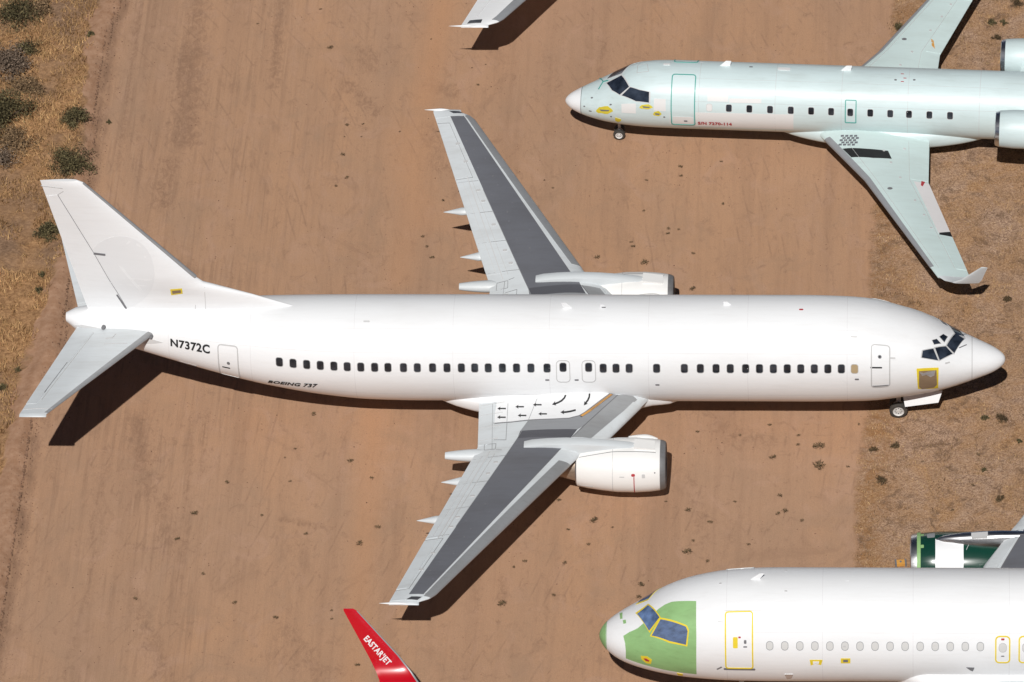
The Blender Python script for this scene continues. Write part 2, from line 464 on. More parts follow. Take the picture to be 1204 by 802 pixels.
def canoe(mb, p0, p1, w0, h, mat, blunt=.1, n=14, peak=.45, skew=0):
    """flap track fairing: slim pod from p0 (front) to p1 (tail)"""
    p0, p1 = Vector(p0), Vector(p1); rings = []
    for i in range(15):
        t = i / 14; r = (math.sin(math.pi * min(1, t / peak) / 2) if t < peak else (1 - ((t - peak) / (1 - peak)) ** 1.7 * (1 - blunt) if blunt > .2 else 1 - (t - peak) / (1 - peak) * (1 - blunt)))
        r = max(r, .02); c = p0.lerp(p1, t)
        rings.append([c + Vector((0, w0 * r * math.cos(2*math.pi*k/n), h * r * math.sin(2*math.pi*k/n))) for k in range(n)])
    loft_rings(mb, rings, mat)

# ================================================================== THE WHITE TWIN JET (centre)
ROT = math.pi
jet = empty('airliner', (0, 0, 0), ROT, 'all white twin engine airliner in the middle, nose to the right, arrows on its wing', 'airliner', 'airliners stored on the dirt')
FT = [  # s, top, bottom, half width, z of widest
 (0, 2.72, 2.7, 0.01, 2.71), (0.06, 2.885, 2.535, 0.184, 2.701), (0.2, 3.009, 2.401, 0.334, 2.701), (0.5, 3.185, 2.225, 0.535, 2.718), (1.0, 3.409, 2.031, 0.763, 2.769), (1.6, 3.676, 1.824, 1.02, 2.843), (2.1, 3.939, 1.661, 1.219, 2.925), (2.6, 4.262, 1.538, 1.38, 3.01), (3.2, 4.568, 1.422, 1.54, 3.094), (4.0, 4.825, 1.295, 1.698, 3.176), (5.0, 5.1, 1.18, 1.855, 3.24), (6.0, 5.2, 1.15, 1.895, 3.28), (7.5, 5.25, 1.14, 1.915, 3.28), (22.0, 5.25, 1.14, 1.915, 3.28), (23.8, 5.25, 1.2, 1.905, 3.29), (25.5, 5.25, 1.42, 1.855, 3.34), (27.5, 5.25, 1.85, 1.715, 3.48), (29.5, 5.19, 2.42, 1.47, 3.72), (31.3, 5.17, 3.0, 1.18, 4.0), (33.0, 5.14, 3.55, 0.86, 4.3), (34.2, 5.09, 3.95, 0.6, 4.5), (34.9, 5.0, 4.2, 0.42, 4.6), (35.23, 4.84, 4.5, 0.18, 4.67)]
fu = Fuse(jet, FT)
mb = MB(); fu.mesh(mb, WHITE)
def hoop(mb, fu, x, mat, a0=-2.4, a1=2.4, wdt=.022, off=.003):
    V = []; n = 40
    for i in range(n + 1):
        t = a0 + (a1 - a0) * i / n
        for dx in (-wdt / 2, wdt / 2): p, nn = fu.PN(x + dx, t); V.append(p + nn * off)
    mb.add(V, [(2*i, 2*i+1, 2*i+3, 2*i+2) for i in range(n)], mat)
def stringer(mb, fu, x0, x1, th, mat, wdt=.018, off=.003):
    V = []; n = max(2, int((x1 - x0) / .6))
    for i in range(n + 1):
        x = x0 + (x1 - x0) * i / n
        for dt in (-wdt / 3.8, wdt / 3.8): p, nn = fu.PN(x, th + dt); V.append(p + nn * off)
    mb.add(V, [(2*i, 2*i+1, 2*i+3, 2*i+2) for i in range(n)], mat)
hoop(mb, fu, 1.25, SEAML, -3.1, 3.1, .03)
for x in (5.9, 9.6, 13.3, 17.0, 20.6, 24.3, 28.2, 31.3): hoop(mb, fu, x, SEAMX, -2.4, 2.4, .018)
for th in (.55, 1.02, 2.0): 
    stringer(mb, fu, 5.5, 31, th, SEAMX); stringer(mb, fu, 5.5, 31, -th, SEAMX)
fus = mb.build('fuselage', jet)

def near_far(fn):
    for sg in (1, -1): fn(sg)
# --- cabin windows: measured along the near side, mirrored to the far side
c2 = lambda x: 300 + x / 3.01
c3 = lambda x: 700 + x / 2.389
wpx = [c2(x) for x in (87,135,183,231,279,326,374,423,470,525,574,628,679,730,777,825,875,925,976,1033)] + [c3(x) for x in (22,58,95,172,250,295,339,379,422,461,500,539,577,615,653,691)]
TH = np.mean([fu.hit(x, 433)[1] for x in (500, 600, 700, 800, 900)]); TH = float(TH)
for x in wpx:
    s_ = fu.hit(x, 433)[0]
    cabin_window(fu, s_, TH); cabin_window(fu, s_, -TH)
s_ = fu.hit(c3(728), 433)[0]
cabin_window(fu, s_, TH, pane=BEIGE, lab='cabin window covered with beige film', blank=True)
# --- doors
def jet_door(x0, x1, ytop, ybot, name, sg=1, fixed_x=None, lw=.045, r=.14, **k):
    ym = (ytop + ybot) / 2; a = fu.hit(x0, ym)[0]; b = fu.hit(x1, ym)[0]; xm = (x0 + x1) / 2
    t0 = fu.hit(xm, ytop)[1]; t1 = fu.hit(xm, ybot)[1]
    return door(fu, a, b, sg * t0, sg * t1, SEAML, WHITE, r, lw, name, **k)
for sg in (1, -1):
    o, mp, W_, H_ = jet_door(1023.8, 1046.7, 405, 455, 'entry_door', sg)
    m = MB()
    if sg == 1:
        skin(m, rrect(.14, .14, .07, 4, .03, .42), mp, SEAM, .016, .2, .01); skin(m, rrect(.06, .06, .03, 3, .03, .42), mp, GLASS, .02, .2, .01); m.build('door_porthole', o)
        m = MB(); skin(m, rrect(.44, .055, .02, 2, .16, .0), mp, BLACK, .016, .2, .01); m.build('door_handle', o)
        m = MB(); skin(m, rrect(W_ - .1, .06, .02, 2, 0, -H_/2 + .06), mp, SEAM, .018, .2, .01); m.build('door_sill', o)
    o, mp, W_, H_ = jet_door(256.5, 280.6, 405.4, 446.5, 'rear_door', sg)
    if sg == 1:
        m = MB(); skin(m, rrect(.3, .05, .02, 2, 0.1, -.12), mp, BLACK, .016, .2, .01); skin(m, rrect(.12, .12, .06, 4, 0, .12), mp, SEAM, .016, .2, .01); m.build('door_handle', o)
    for a, b in ((653.8, 670.4), (683.9, 700.5)):
        o, mp, W_, H_ = jet_door(a, b, 423.5, 449.3, 'overwing_exit', sg, lw=.03, r=.16)
        m = MB(); ring_skin(m, rrect(.29, .40, .1, 4, 0, .19), rrect(.25, .36, .08, 4, 0, .19), mp, SEAML, .014); p_ = m.build('exit_window', o)
        skin(m2 := MB(), rrect(.25, .36, .08, 4, 0, .19), mp, GLASS, .012, .2, .02); m2.build('pane', o)
# --- cockpit glazing
CW = [[(1113.1,406.2),(1123.7,392.1),(1133.8,398.8),(1121.9,415.2)], [(1099.4,409.1),(1112,407.3),(1120,415.9),(1104.8,423.5)],
      [(1085,412.3),(1097.2,410),(1103,423.7),(1083.7,420.4)], [(1104.6,396.1),(1109,393),(1114,396.1),(1110.2,402.2)], [(1096,400.2),(1101.2,398.8),(1106.1,404),(1098.3,405.1)]]
def grow(poly, d):
    cx = sum(p[0] for p in poly) / len(poly); cy = sum(p[1] for p in poly) / len(poly)
    return [(p[0] + (p[0] - cx) * d, p[1] + (p[1] - cy) * d) for p in poly]
for poly in CW:
    for mir in (False, True):
        o = px_patch(fu, grow(poly, .16), SEAML, 'cockpit_window', off=.006, mirror=mir, shift=.27)
        m = MB(); px_patch(fu, poly, CGLASS, 'x', off=.014, mb=m, mirror=mir, shift=.27); m.build('pane', o)
mb = MB(); px_patch(fu, [(1077.6,433.4),(1103.6,432.2),(1103,456.2),(1079.2,456.9)], YEL, 'x', off=.008, mb=mb); o = mb.build('masked_panel', jet, label='square nose opening taped over with brown paper in a yellow border')
mb = MB(); px_patch(fu, [(1080.4,436.4),(1101,435.2),(1101.6,452),(1098,455.4),(1084,457),(1080.6,455)], PAPER, 'x', off=.016, mb=mb); mb.build('brown_paper', o)
mb = MB(); px_patch(fu, [(1081,437.2),(1086,438.6),(1090,437),(1099.6,435.6),(1098.4,441),(1094,443),(1089,440.4),(1084,441.6)], FOIL, 'x', off=.024, mb=mb); mb.build('crumpled_foil', o)
# wiper, probes, antennas, small marks
mb = MB(); px_stroke(fu, [(1128,409),(1136,405.6)], .035, SEAM, mb, .02); px_stroke(fu, [(1130,394),(1136,393)], .03, SEAM, mb, .02)
px_stroke(fu, [(1112,427),(1116,426)], .05, SEAML, mb, .02); mb.build('windscreen_wiper', jet)
def blade(fu, x, th, L, h, mat, name='blade_antenna', sweep=.6):
    p, n = fu.PN(x, th); b = []
    for t in (0, 1):
        for a in ((0, .0), (.5, .09), (1, 0), (.5, -.09)):
            q = p + Vector((x and (a[0] - .5) * L * (1 - .5 * t) + t * sweep * h, 0, 0)) + n * (h * t - .03) + Vector((0, 1, 0)).cross(n).cross(Vector((1,0,0))) * 0
            q += n.cross(Vector((1, 0, 0))) * (a[1] * L * .5 * (1 - .5 * t)); b.append(q)
    m = MB(); m.add(b, [(3,2,1,0), (4,5,6,7), (0,1,5,4), (1,2,6,5), (2,3,7,6), (3,0,4,7)], mat); return m.build(name, fu.root, smooth=20)
for px, py, L, h in ((668, 362, .35, .28), (856, 358.5, .3, .18), (710, 361, .22, .15)):
    a = fu.hit(px, py); blade(fu, a[0], a[1], L, h, WHITE)
for px, py, mt in ((942, 364, REDM), (709.8, 361.4, SEAM), (773, 452.5, SEAM), (1007.5, 446, SEAM), (643.5, 446.8, SEAM), (678, 446.8, SEAM), (1004, 396, OFFW), (1049, 421, OFFW), (431, 378, OFFW)):
    a = fu.hit(px, py); m = MB(); skin(m, rrect(.16 if mt is not OFFW else .24, .07, .03, 2), fu.uv(*a), mt, .01, .2); m.build('service_marking', jet)
for px, py in ((216, 427), (226, 429)):
    a = fu.hit(px, py); m = MB(); skin(m, rrect(.36, .16, .03, 2), fu.uv(*a), OFFW, .008, .2); skin(m, rrect(.12, .05, .02, 2, -.1, -.05), fu.uv(*a), SEAM, .012, .2); m.build('access_panel', jet)
# --- writing
a = fu.hit(223.4, 407.3); m = MB(); mp = fu.uv(*a); put_text(m, 'N7372C', .435, lambda u, v: mp(-u, v), BLACK, bold=.016, sx=.94); m.build('registration_lettering', jet)
a0 = fu.hit(314, 448.2); a1 = fu.hit(371.5, 453.6); a = ((a0[0]+a1[0])/2, (a0[1]+a1[1])/2); m = MB()
r_ = (fu.P(a[0], a[1]+.01) - fu.P(a[0], a[1]-.01)).length / .02; sl_ = (a1[1] - a0[1]) / (a1[0] - a0[0])
put_text(m, 'BOEING 737', .31, lambda u, v: fu.PN(a[0] - u, a[1] - u * sl_ - v / r_), BLACK, bold=.012, shear=.35, sx=1.02); m.build('type_lettering', jet)

# --- wing to body fairing
WB = [(11.6, 1.8, 1.35, .3, 1.6), (12.5, 2.1, 1.25, 1.2, 1.7), (13.3, 2.35, 1.30, 1.48, 1.85), (15.0, 2.46, 1.05, 1.98, 1.85), (18.2, 2.40, 1.05, 2.02, 1.85), (19.4, 2.27, 1.14, 1.84, 1.8), (20.5, 2.05, 1.25, 1.45, 1.7), (21.6, 1.7, 1.3, .7, 1.55)]
m = MB(); rings = []
fT, fB, fH, fC = [pchip([a[0] for a in WB], [a[k] for a in WB]) for k in (1, 2, 3, 4)]
for x in np.linspace(11.6, 22.2, 34):
    ring = []
    for i in range(40):
        t = 2 * math.pi * i / 40; s1, c1 = math.sin(t), math.cos(t); e = .62
        sy = math.copysign(abs(s1) ** e, s1); cz = math.copysign(abs(c1) ** e, c1)
        ring.append((x, fH(x) * sy, fC(x) + (fT(x) - fC(x) if cz > 0 else fC(x) - fB(x)) * cz))
    rings.append(ring)
loft_rings(m, rings, WHITE); m.build('wing_fairing', jet)

# --- wings
WSEC = [(0.8, 12.95, 19.72, 1.84, .12), (1.75, 13.50, 19.70, 1.93, .125), (4.55, 15.05, 19.60, 2.20, .125), (5.05, 15.72, 19.68, 2.26, .125), (5.6, 16.06, 19.84, 2.31, .125), (13.80, 20.61, 22.135, 3.175, .105), (14.06, 20.84, 22.21, 3.20, .10), (14.24, 21.18, 22.26, 3.22, .09)]
def tip_cap(w_, mb, mat):
    le, te, z0, tc = w_.at(w_.ys[-1]); y = w_.ys[-1]; c = te - le; sd = w_.side; rings = []
    for k in range(5):
        t = k / 4; sh = math.cos(t * math.pi / 2); yy = y + .17 * math.sin(t * math.pi / 2); r = []
        for top in (True, False):
            xs = XC if top else XC[::-1][1:-1]
            for f in xs:
                zz = w_.z(le + c * f, y, top); r.append(Vector((le + c * f + .0 * t, yy * sd, z0 + (zz - z0) * max(sh, .05))))
        rings.append(r if sd > 0 else r[::-1])
    loft_rings(mb, rings, mat, False, True)
wn = Wing(jet, 1, WSEC); wf = Wing(jet, -1, WSEC)
tmp = MB(); wn.mesh(tmp, WHITE); del tmp
c5 = lambda x, y: wn.hit(430 + x / 2.767, 450 + y / 2.767)
c6 = lambda x, y: wn.hit(520 + x / 4.3, 440 + y / 4.3)
le = lambda y, o=0: (wn.at(y)[0] + o, y)
te = lambda y, o=0: (wn.at(y)[1] - o, y)
# spar line measured on the picture, then used for both wings
RS = [c5(133, 700), c6(380, 325), c6(437, 232), c6(480, 125)]          # rear edge of the dark panels
FS = [c5(175, 703), c5(628, 222)]                                      # front edge of the dark panel
print('RS', RS, 'FS', FS)
for w_ in (wn, wf):
    near = w_ is wn
    mb = MB(); w_.mesh(mb, LGREY)
    # dark centre panel
    yk = RS[1][1]
    w_.patch(mb, [FS[0], FS[1], (FS[1][0] - .35, FS[1][1] - .55), c6(650, 322), c6(380, 325), RS[0]], DGREY, .004, .4)
    w_.patch(mb, [c6(395, 288), c6(470, 283), c6(580, 280), c6(682, 280), c6(650, 322), c6(500, 318), c6(380, 325)], XGREY, .006, .3)
    w_.patch(mb, [c6(395, 288), c6(437, 232), c6(560, 228), c6(640, 225), c6(690, 213), c6(850, 98), c6(888, 106), c6(712, 262), c6(682, 280), c6(580, 280), c6(470, 283)], MGREY, .005, .3)
    # slat / leading-edge shade, inboard
    w_.patch(mb, [c6(888, 106), c6(960, 108), c6(985, 130), c6(752, 325), c6(655, 318), c6(712, 262)], MGREY if False else LEGREY, .007, .3)
    # tip
    w_.patch(mb, [le(13.92, .25), le(14.22, .05), te(14.22, .03), te(13.92, .03)], LGREY, .016, .3)
    # white walkway area with arrows
    ww = [c6(258, 250), c6(350, 243), c6(440, 233), c6(560, 228), c6(640, 224), c6(692, 211), c6(720, 195), c6(745, 176), c6(800, 134), c6(850, 97), (14.5, 1.6), (19.0, 1.6)]
    w_.patch(mb, ww, WHITE, .010, .3)
    w_.line(mb, [c6(258, 250), c6(350, 243), c6(440, 233), c6(560, 228), c6(640, 224), c6(692, 211), c6(720, 195), c6(745, 176), c6(800, 134), c6(850, 97)], .035, SEAM)
    w_.line(mb, [c6(700, 216), c6(745, 187), c6(800, 145), c6(858, 103)], .09, XGREY, .014)
    for k in range(26):
        t = k / 26; P_ = [Vector(c6(703, 214)), Vector(c6(745, 187)), Vector(c6(800, 145)), Vector(c6(856, 104))]; u = t * 3; i_ = int(u); a_ = P_[i_].lerp(P_[i_ + 1], u - i_); d_ = (P_[i_ + 1] - P_[i_]).normalized(); n_ = Vector((-d_.y, d_.x)); w_.patch(mb, [tuple(a_ + n_ * .045), tuple(a_ + d_ * .045 + n_ * .045), tuple(a_ + d_ * .07 - n_ * .045), tuple(a_ + d_ * .025 - n_ * .045)], ORANGE, .020)
    # arrows
    def arrow(x, y, L=43, a=0, wdt=6.5):
        ca, sa = math.cos(a), math.sin(a); P = [(-L/2, 0), (-L/2 + 16, -9.5), (-L/2 + 13, -wdt/2), (L/2, -wdt/2), (L/2, wdt/2), (-L/2 + 13, wdt/2), (-L/2 + 16, 9.5)]
        w_.patch(mb, [c6(x + p[0]*ca - p[1]*sa, y + p[0]*sa + p[1]*ca) for p in P], BLACK, .016, .6)
    for x, y in ((301, 176), (300, 220), (392, 167), (404, 211), (481, 157), (508, 203)): arrow(x, y)
    def barrow(pts):
        # curved arrow: last point is the head
        P = [Vector(p) for p in pts]; L = []; Rr = []
        for i in range(len(P) - 1):
            t = (P[i+1] - P[max(0, i-1)]).normalized(); n = Vector((-t.y, t.x)); L.append(P[i] + n * 4.2); Rr.append(P[i] - n * 4.2)
        t = (P[-1] - P[-2]).normalized(); n = Vector((-t.y, t.x)); b = P[-1] - t * 16
        L.append(b + n * 4.2); Rr.append(b - n * 4.2)
        poly = L + [b - t * 3 + n * 11, P[-1], b - t * 3 - n * 11] + Rr[::-1]
        w_.patch(mb, [c6(*p) for p in poly], BLACK, .016, .6)
    barrow([(624, 108), (618, 122), (604, 136), (586, 146), (556, 156)]); barrow([(745, 100), (743, 118), (736, 134), (716, 160)]); barrow([(675, 183), (650, 190), (625, 194), (598, 195)])
    # panel lines on the fixed wing
    for P in ([c6(255, 150), c6(252, 380)], [c6(333, 150), c6(322, 333)], [c6(258, 333), c6(322, 333)], [c6(213, 357), c6(272, 352)], [c6(268, 380), c6(212, 385)], [c6(272, 352), c6(268, 380)], [c6(213, 357), c6(212, 385)], [c6(272, 382), c6(300, 384)], [c6(480, 125), c6(437, 232), c6(380, 325), c6(70, 770)]):
        w_.line(mb, P, .018, SEAM2)
    w_.line(mb, [FS[0], FS[1]], .02, SEAM)
    w_.line(mb, [c6(658, 318), c6(720, 258), c6(888, 106)], .03, SEAM)
    # spoiler / flap seams outboard
    for f_ in (.0,):
        q = lambda y, f: fxy(y, w_, f)
        w_.line(mb, [q(5.0, .86), q(10.6, .80)], .03, OFFW, .014)
        for y in (5.4, 7.0, 8.6, 10.3): w_.line(mb, [q(y, .66), q(y + .02, .98)], .013, SEAM2)
        w_.line(mb, [q(10.5, .72), q(13.55, .70), q(13.6, .99)], .015, SEAM2); w_.line(mb, [q(10.5, .72), q(10.5, .99)], .015, SEAM2)
        w_.line(mb, [q(5.2, .795), q(10.4, .75)], .014, SEAML); w_.line(mb, [q(5.3, .905), q(10.3, .90)], .014, OFFW, .024)
        for y in (1.95, 2.6, 3.4, 4.2): w_.line(mb, [q(y, .84), q(y, .985)], .012, SEAML, .024)
        for y in (5.8, 6.5, 7.9, 9.2, 9.8, 11.4, 12.4): w_.patch(mb, rrect(.16, .09, .03, 2, *q(y, .72)), SEAML, .020)
    # little fasteners and fuel caps
    for k in range(14):
        y = 6.5 + k * .5; x = w_.at(y)[0] + (w_.at(y)[1] - w_.at(y)[0]) * (.45 + .12 * math.sin(k * 2.3))
        w_.patch(mb, rrect(.07, .07, .03, 2, x, y), DG2 if k % 4 else SEAM, .012, .3)
    tip_cap(w_, mb, LGREY)
    wing = mb.build('wing', jet)
    # leading edge slats (own parts, with thickness)
    m = MB(); le_strip(w_, m, 5.72, 14.0, .105, .20, .05, LEGREY, .020); m.build('slat', wing)
    m = MB(); le_strip(w_, m, 2.0, 4.45, .045, .06, .03, LGREY, .024); m.build('inboard_slat', wing)
    # trailing edge flaps and aileron
    m = MB(); w_.patch(m, [te(1.85, .62), te(4.5, .60), te(4.5, .004), te(1.85, .004)], LGREY, .012, .3, True); m.build('inboard_flap', wing)
    m = MB(); w_.patch(m, [te(5.35, .62), te(10.4, .46), te(10.4, .004), te(5.35, .004)], LGREY, .012, .3, True); m.build('outboard_flap', wing)
    m = MB(); w_.patch(m, [te(10.55, .52), te(13.5, .40), te(13.5, .004), te(10.55, .004)], LGREY, .014, .3, True); m.build('aileron', wing)
    # flap track fairings
    sd = w_.side
    for y, L0, L1, ww_, hh, bl in ((4.92, 1.2, 1.14, .27, .22, .55), (6.55, .9, .74, .21, .15, .05), (8.98, .8, .82, .19, .14, .05)):
        m = MB(); x = w_.at(y)[1]; z = w_.at(y)[2]
        canoe(m, (x - L0, y * sd, z - .12), (x + L1, y * sd, z - .10 - (.05 if bl > .3 else .1)), ww_, hh, LGREY, bl, peak=.5 if bl > .3 else .56); m.build('flap_fairing', wing)
    # tip light fairing
    m = MB(); x0, x1 = w_.at(14.24)[:2]; y = 14.36
    canoe(m, (x0 + .35, y * sd, 3.25), (x1 + .36, y * sd, 3.26), .065, .06, WHITE, .05); m.build('tip_fairing', wing)
    m = MB(); w_.patch(m, [le(14.06, .24), le(14.21, .12), le(14.21, .52), le(14.06, .62)], BARE, .024, .3); m.build('tip_light', wing)

# --- engines
for sd in (1, -1):
    y = 4.83 * sd; z = 1.56; cc = (0, y, z)
    prof = [(12.62, .80), (12.60, .84), (12.62, .885), (12.72, .935), (12.86, .965)]
    m = MB(); lathe_x(m, [(x, r) for x, r in prof], cc, WHITE2, 48, 1.04, 1.0, .12)
    prof = [(12.78, .946), (12.86, .965), (13.2, 1.01), (13.7, 1.04), (14.4, 1.03), (15.0, .96), (15.5, .88), (15.86, .80), (15.90, .785), (15.86, .74), (15.2, .74)]
    m = MB(); lathe_x(m, prof, cc, WHITE2, 48, 1.04, 1.0, .12)
    nac = m.build('engine', jet)
    m = MB(); lathe_x(m, [(13.3, .60), (12.9, .70), (12.66, .76), (12.60, .80), (12.585, .84), (12.61, .89), (12.70, .935), (12.80, .958)], cc, LIPG, 48, 1.04, 1.0, .12); m.build('inlet_lip', nac)
    m = MB(); lathe_x(m, [(13.3, .60), (13.32, .02)], cc, BLACK, 32, 1, 1, 0, False, True); m.build('fan', nac)
    m = MB(); lathe_x(m, [(15.2, .60), (15.9, .58), (16.25, .50), (16.55, .42), (16.55, .38), (16.3, .34)], cc, HOT, 32); lathe_x(m, [(16.2, .26), (16.6, .2), (16.95, .04)], cc, HOT, 20, cap0=True, cap1=True); m.build('exhaust_nozzle', nac)
    m = MB(); lathe_x(m, [(15.72, .80), (15.95, .70), (15.96, .62), (15.8, .6)], cc, BARE, 32, 1.02, 1, .1); m.build('thrust_reverser_ring', nac)
    # cowl seams and marks: rings on the nacelle
    def nac_pt(x, a, off=.01):
        P_ = prof; r = np.interp(x, [p[0] for p in P_[:9]], [p[1] for p in P_[:9]]); zz = math.cos(a); f = 1 if zz > 0 else .88
        return Vector((x, y + (r + off) * 1.04 * math.sin(a) * 1, z + (r + off) * zz * f))
    def nskin(m, poly, mat, off=.008): skin(m, poly, lambda u, v: (nac_pt(u, v, 0), Vector((0, math.sin(v), math.cos(v)))), mat, off, .12, .012)
    m = MB(); a = .95 * sd
    for xs in (14.55,):
        nskin(m, stroke_poly([(xs, t) for t in np.linspace(-2.5, 2.5, 30)], .02), SEAML)
    nskin(m, stroke_poly([(x, .32 * sd) for x in np.linspace(12.95, 14.6, 10)] + [(x, .32 * sd + (x - 14.6) * .12 * sd) for x in np.linspace(14.9, 15.8, 5)], .02), SEAM)
    nskin(m, stroke_poly([(15.3, 1.9 * sd), (15.8, 2.0 * sd)], .05), SEAML)
    m.build('cowl_seam', nac)
    m = MB(); nskin(m, stroke_poly([(13.75, t * sd) for t in np.linspace(1.25, 2.4, 14)], .035), REDM); nskin(m, rrect(.14, .10, .04, 3, 13.78, 1.18 * sd), REDM, .012); m.build('cowl_marking', nac); m = MB()
    nskin(m, rrect(.18, .03, .01, 2, 14.2, 1.25 * sd), SEAML, .012); m.build('cowl_latch', nac); m = MB(); nskin(m, rrect(.12, .14, .02, 2, 13.4, 1.22 * sd), SEAML, .012); m.build('cowl_latch', nac); m = MB(); nskin(m, rrect(.05, .05, .02, 2, 12.98, 1.1 * sd), SEAM, .012); m.build('cowl_marking', nac)
    # starter bulge on the inner side + strake
    m = MB(); canoe(m, (12.9, y - .72 * sd, z + .72), (14.0, y - .72 * sd, z + .70), .16, .16, WHITE2, .6); m.build('cowl_bulge', nac)
    # pylon: fairing from the cowl crown up and over the wing
    m = MB(); w_ = wn if sd > 0 else wf; rings = []
    for x, zt, hw in ((13.2, z + .98, .19), (13.8, z + 1.04, .21), (14.6, 2.70, .22), (15.4, 2.77, .23), (16.3, 2.80, .24), (17.0, 2.76, .24), (17.55, 2.70, .23), (17.85, 2.62, .21)):
        zb = max(z + .4, 1.9); r = []
        for ty, tz in ((-1, 0), (-1, .75), (-.86, .95), (-.5, 1), (.5, 1), (.86, .95), (1, .75), (1, 0)): r.append((x, y + hw * ty, zb + (zt - zb) * tz))
        rings.append(r)
    loft_rings(m, rings, LGREY); py = m.build('pylon', nac, smooth=28)
    m = MB(); prism(m, [(12.98, y - .24, z + .90), (12.98, y + .24, z + .90), (13.75, y + .25, z + 1.0), (13.75, y - .25, z + 1.0)], (0, 0, .115), WHITE2); m.build('pylon_cap', py)

# --- fin and dorsal fairing (flat-sided surface standing on the centre line)
def yloc(root, px, py, yl=0.0):
    o, d = px_ray_local(root, px, py); t = (yl - o.y) / d.y; p = o + d * t; return (p.x, p.z)
c1 = lambda x, y: yloc(jet, x / 2.507, 180 + y / 2.507)
FIN_TET, FIN_LET, FIN_K = c1(118, 80), c1(236, 78), c1(600, 380)
print('fin', FIN_TET, FIN_LET, FIN_K)
class Fin:
    """vertical surface given by outline rows (z, xLE, xTE, half thickness)"""
    def __init__(s, rows): s.rows = rows; z = [r[0] for r in rows]; s.le, s.te, s.t = [ (lambda k: (lambda zz: float(np.interp(zz, z, [r[k] for r in rows]))))(k) for k in (1, 2, 3)]; s.z = z
    def y(s, x, z):
        a, b = s.le(z), s.te(z); f = min(1, max(0, (x - a) / (b - a))); return thick(f) * 2 * s.t(z)
    def PN(s, sg):
        def f(x, z):
            e = .02; dx = (s.y(x + e, z) - s.y(x - e, z)) / (2 * e); dz = (s.y(x, z + e) - s.y(x, z - e)) / (2 * e)
            return Vector((x, sg * s.y(x, z), z)), Vector((-dx, sg, -dz) if sg > 0 else (-dx, sg, -dz)).normalized()
        return f
    def mesh(s, mb, mat):
        rings = []
        for z in sorted(set(list(np.linspace(s.z[0], s.z[-1], 26)) + list(s.z))):
            a, b = s.le(z), s.te(z); r = [Vector((a + (b - a) * f, s.y(a + (b - a) * f, z), z)) for f in XC] + [Vector((a + (b - a) * f, -s.y(a + (b - a) * f, z) - (.006 if f == 1 else 0), z)) for f in XC[::-1][:-1]]
            rings.append(r)
        loft_rings(mb, rings, mat)
zt = FIN_TET[1]; zk = FIN_K[1]
te_s = lambda z: FIN_TET[0] + (34.35 - FIN_TET[0]) * (zt - z) / (zt - 4.9)
le_k = FIN_K[0]
DORS = c2 and yloc(jet, 358, 357)
rows = [(4.7, DORS[0] + .2, te_s(4.7), .17), (5.16, DORS[0] + .2, te_s(5.16), .16), (zk * .5 + 2.62, (DORS[0] + .2 + le_k) / 2, te_s(zk * .5 + 2.62), .16), (zk, le_k, te_s(zk), .24), (zk + .35, le_k + .38, te_s(zk + .35), .27), (zt - .1, FIN_LET[0] - .1, te_s(zt - .1), .10), (zt, FIN_LET[0] + .1, FIN_TET[0], .07)]
print('fin rows', rows)
fin = Fin(rows); mb = MB(); fin.mesh(mb, WHITE)
f1 = fin.PN(1)
hp = [c1(170, 120), c1(275, 285), c1(380, 465)]
for sg in (1, -1): skin(mb, stroke_poly([hp[0], hp[1], hp[2]], .035), fin.PN(sg), SEAM, .008, .5, .01)
for sg in (1, -1):
    skin(mb, stroke_poly([c1(188, 108), c1(170, 120)], .03), fin.PN(sg), SEAML, .008, .5, .01); skin(mb, stroke_poly([c1(120, 96), c1(186, 100)], .03), fin.PN(sg), SEAML, .008, .5, .01)
    skin(mb, stroke_poly([c1(604, 388), c1(608, 468)], .02), fin.PN(sg), SEAML, .006, .3, .01); skin(mb, stroke_poly([c1(577, 440), c1(577, 466)], .02), fin.PN(sg), SEAML, .006, .3, .01)
# painted-over round tail emblem, a shade off the white
GHOST = paint('ghost_paint', (.735, .745, .755), .5, amt=.06)
skin(mb, [c1(355 + 103 * math.cos(t), 345 + 110 * math.sin(t)) for t in np.linspace(0, 2 * math.pi, 29)[:-1]], f1, GHOST, .004, .3, .01)
skin(mb, [c1(352, 322), c1(362, 326), c1(420, 395), c1(414, 399)], f1, WHITE, .010, .3, .01)
vf = mb.build('vertical_fin', jet)
m = MB(); tube(m, (fin.le(zk + .25) + .03, 0, zk + .25), (fin.le(zt - .12) + .03, 0, zt - .12), .085, .05, LEGREY, 12); m.build('fin_leading_edge', vf)
m = MB(); P = [c1(172, 124), c1(277, 289), c1(378, 467)]; tb = te_s(5.2)
skin(m, [hp[0], hp[1], hp[2], (tb - .01, 5.28), (te_s(zt - .75) - .01, zt - .75)], f1, WHITE, .012, .3, .01, lambda a, b: fin.PN(-1)(a, b)); rud = m.build('rudder', vf)
m = MB(); skin(m, stroke_poly([c1(277, 289), c1(312, 291)], .09), f1, SEAM, .02, .3, .01); skin(m, stroke_poly([c1(345, 413), c1(380, 466)], .07), f1, SEAM, .02, .3, .01); m.build('hinge_fairing', rud)
m = MB(); skin(m, [c1(503, 391), c1(538, 388), c1(540, 405), c1(506, 411)], f1, YEL, .008, .3, .01); skin(m, [c1(508, 396), c1(534, 393), c1(535, 402), c1(510, 406)], f1, PAPER, .014, .3, .01); m.build('fin_sticker', vf)

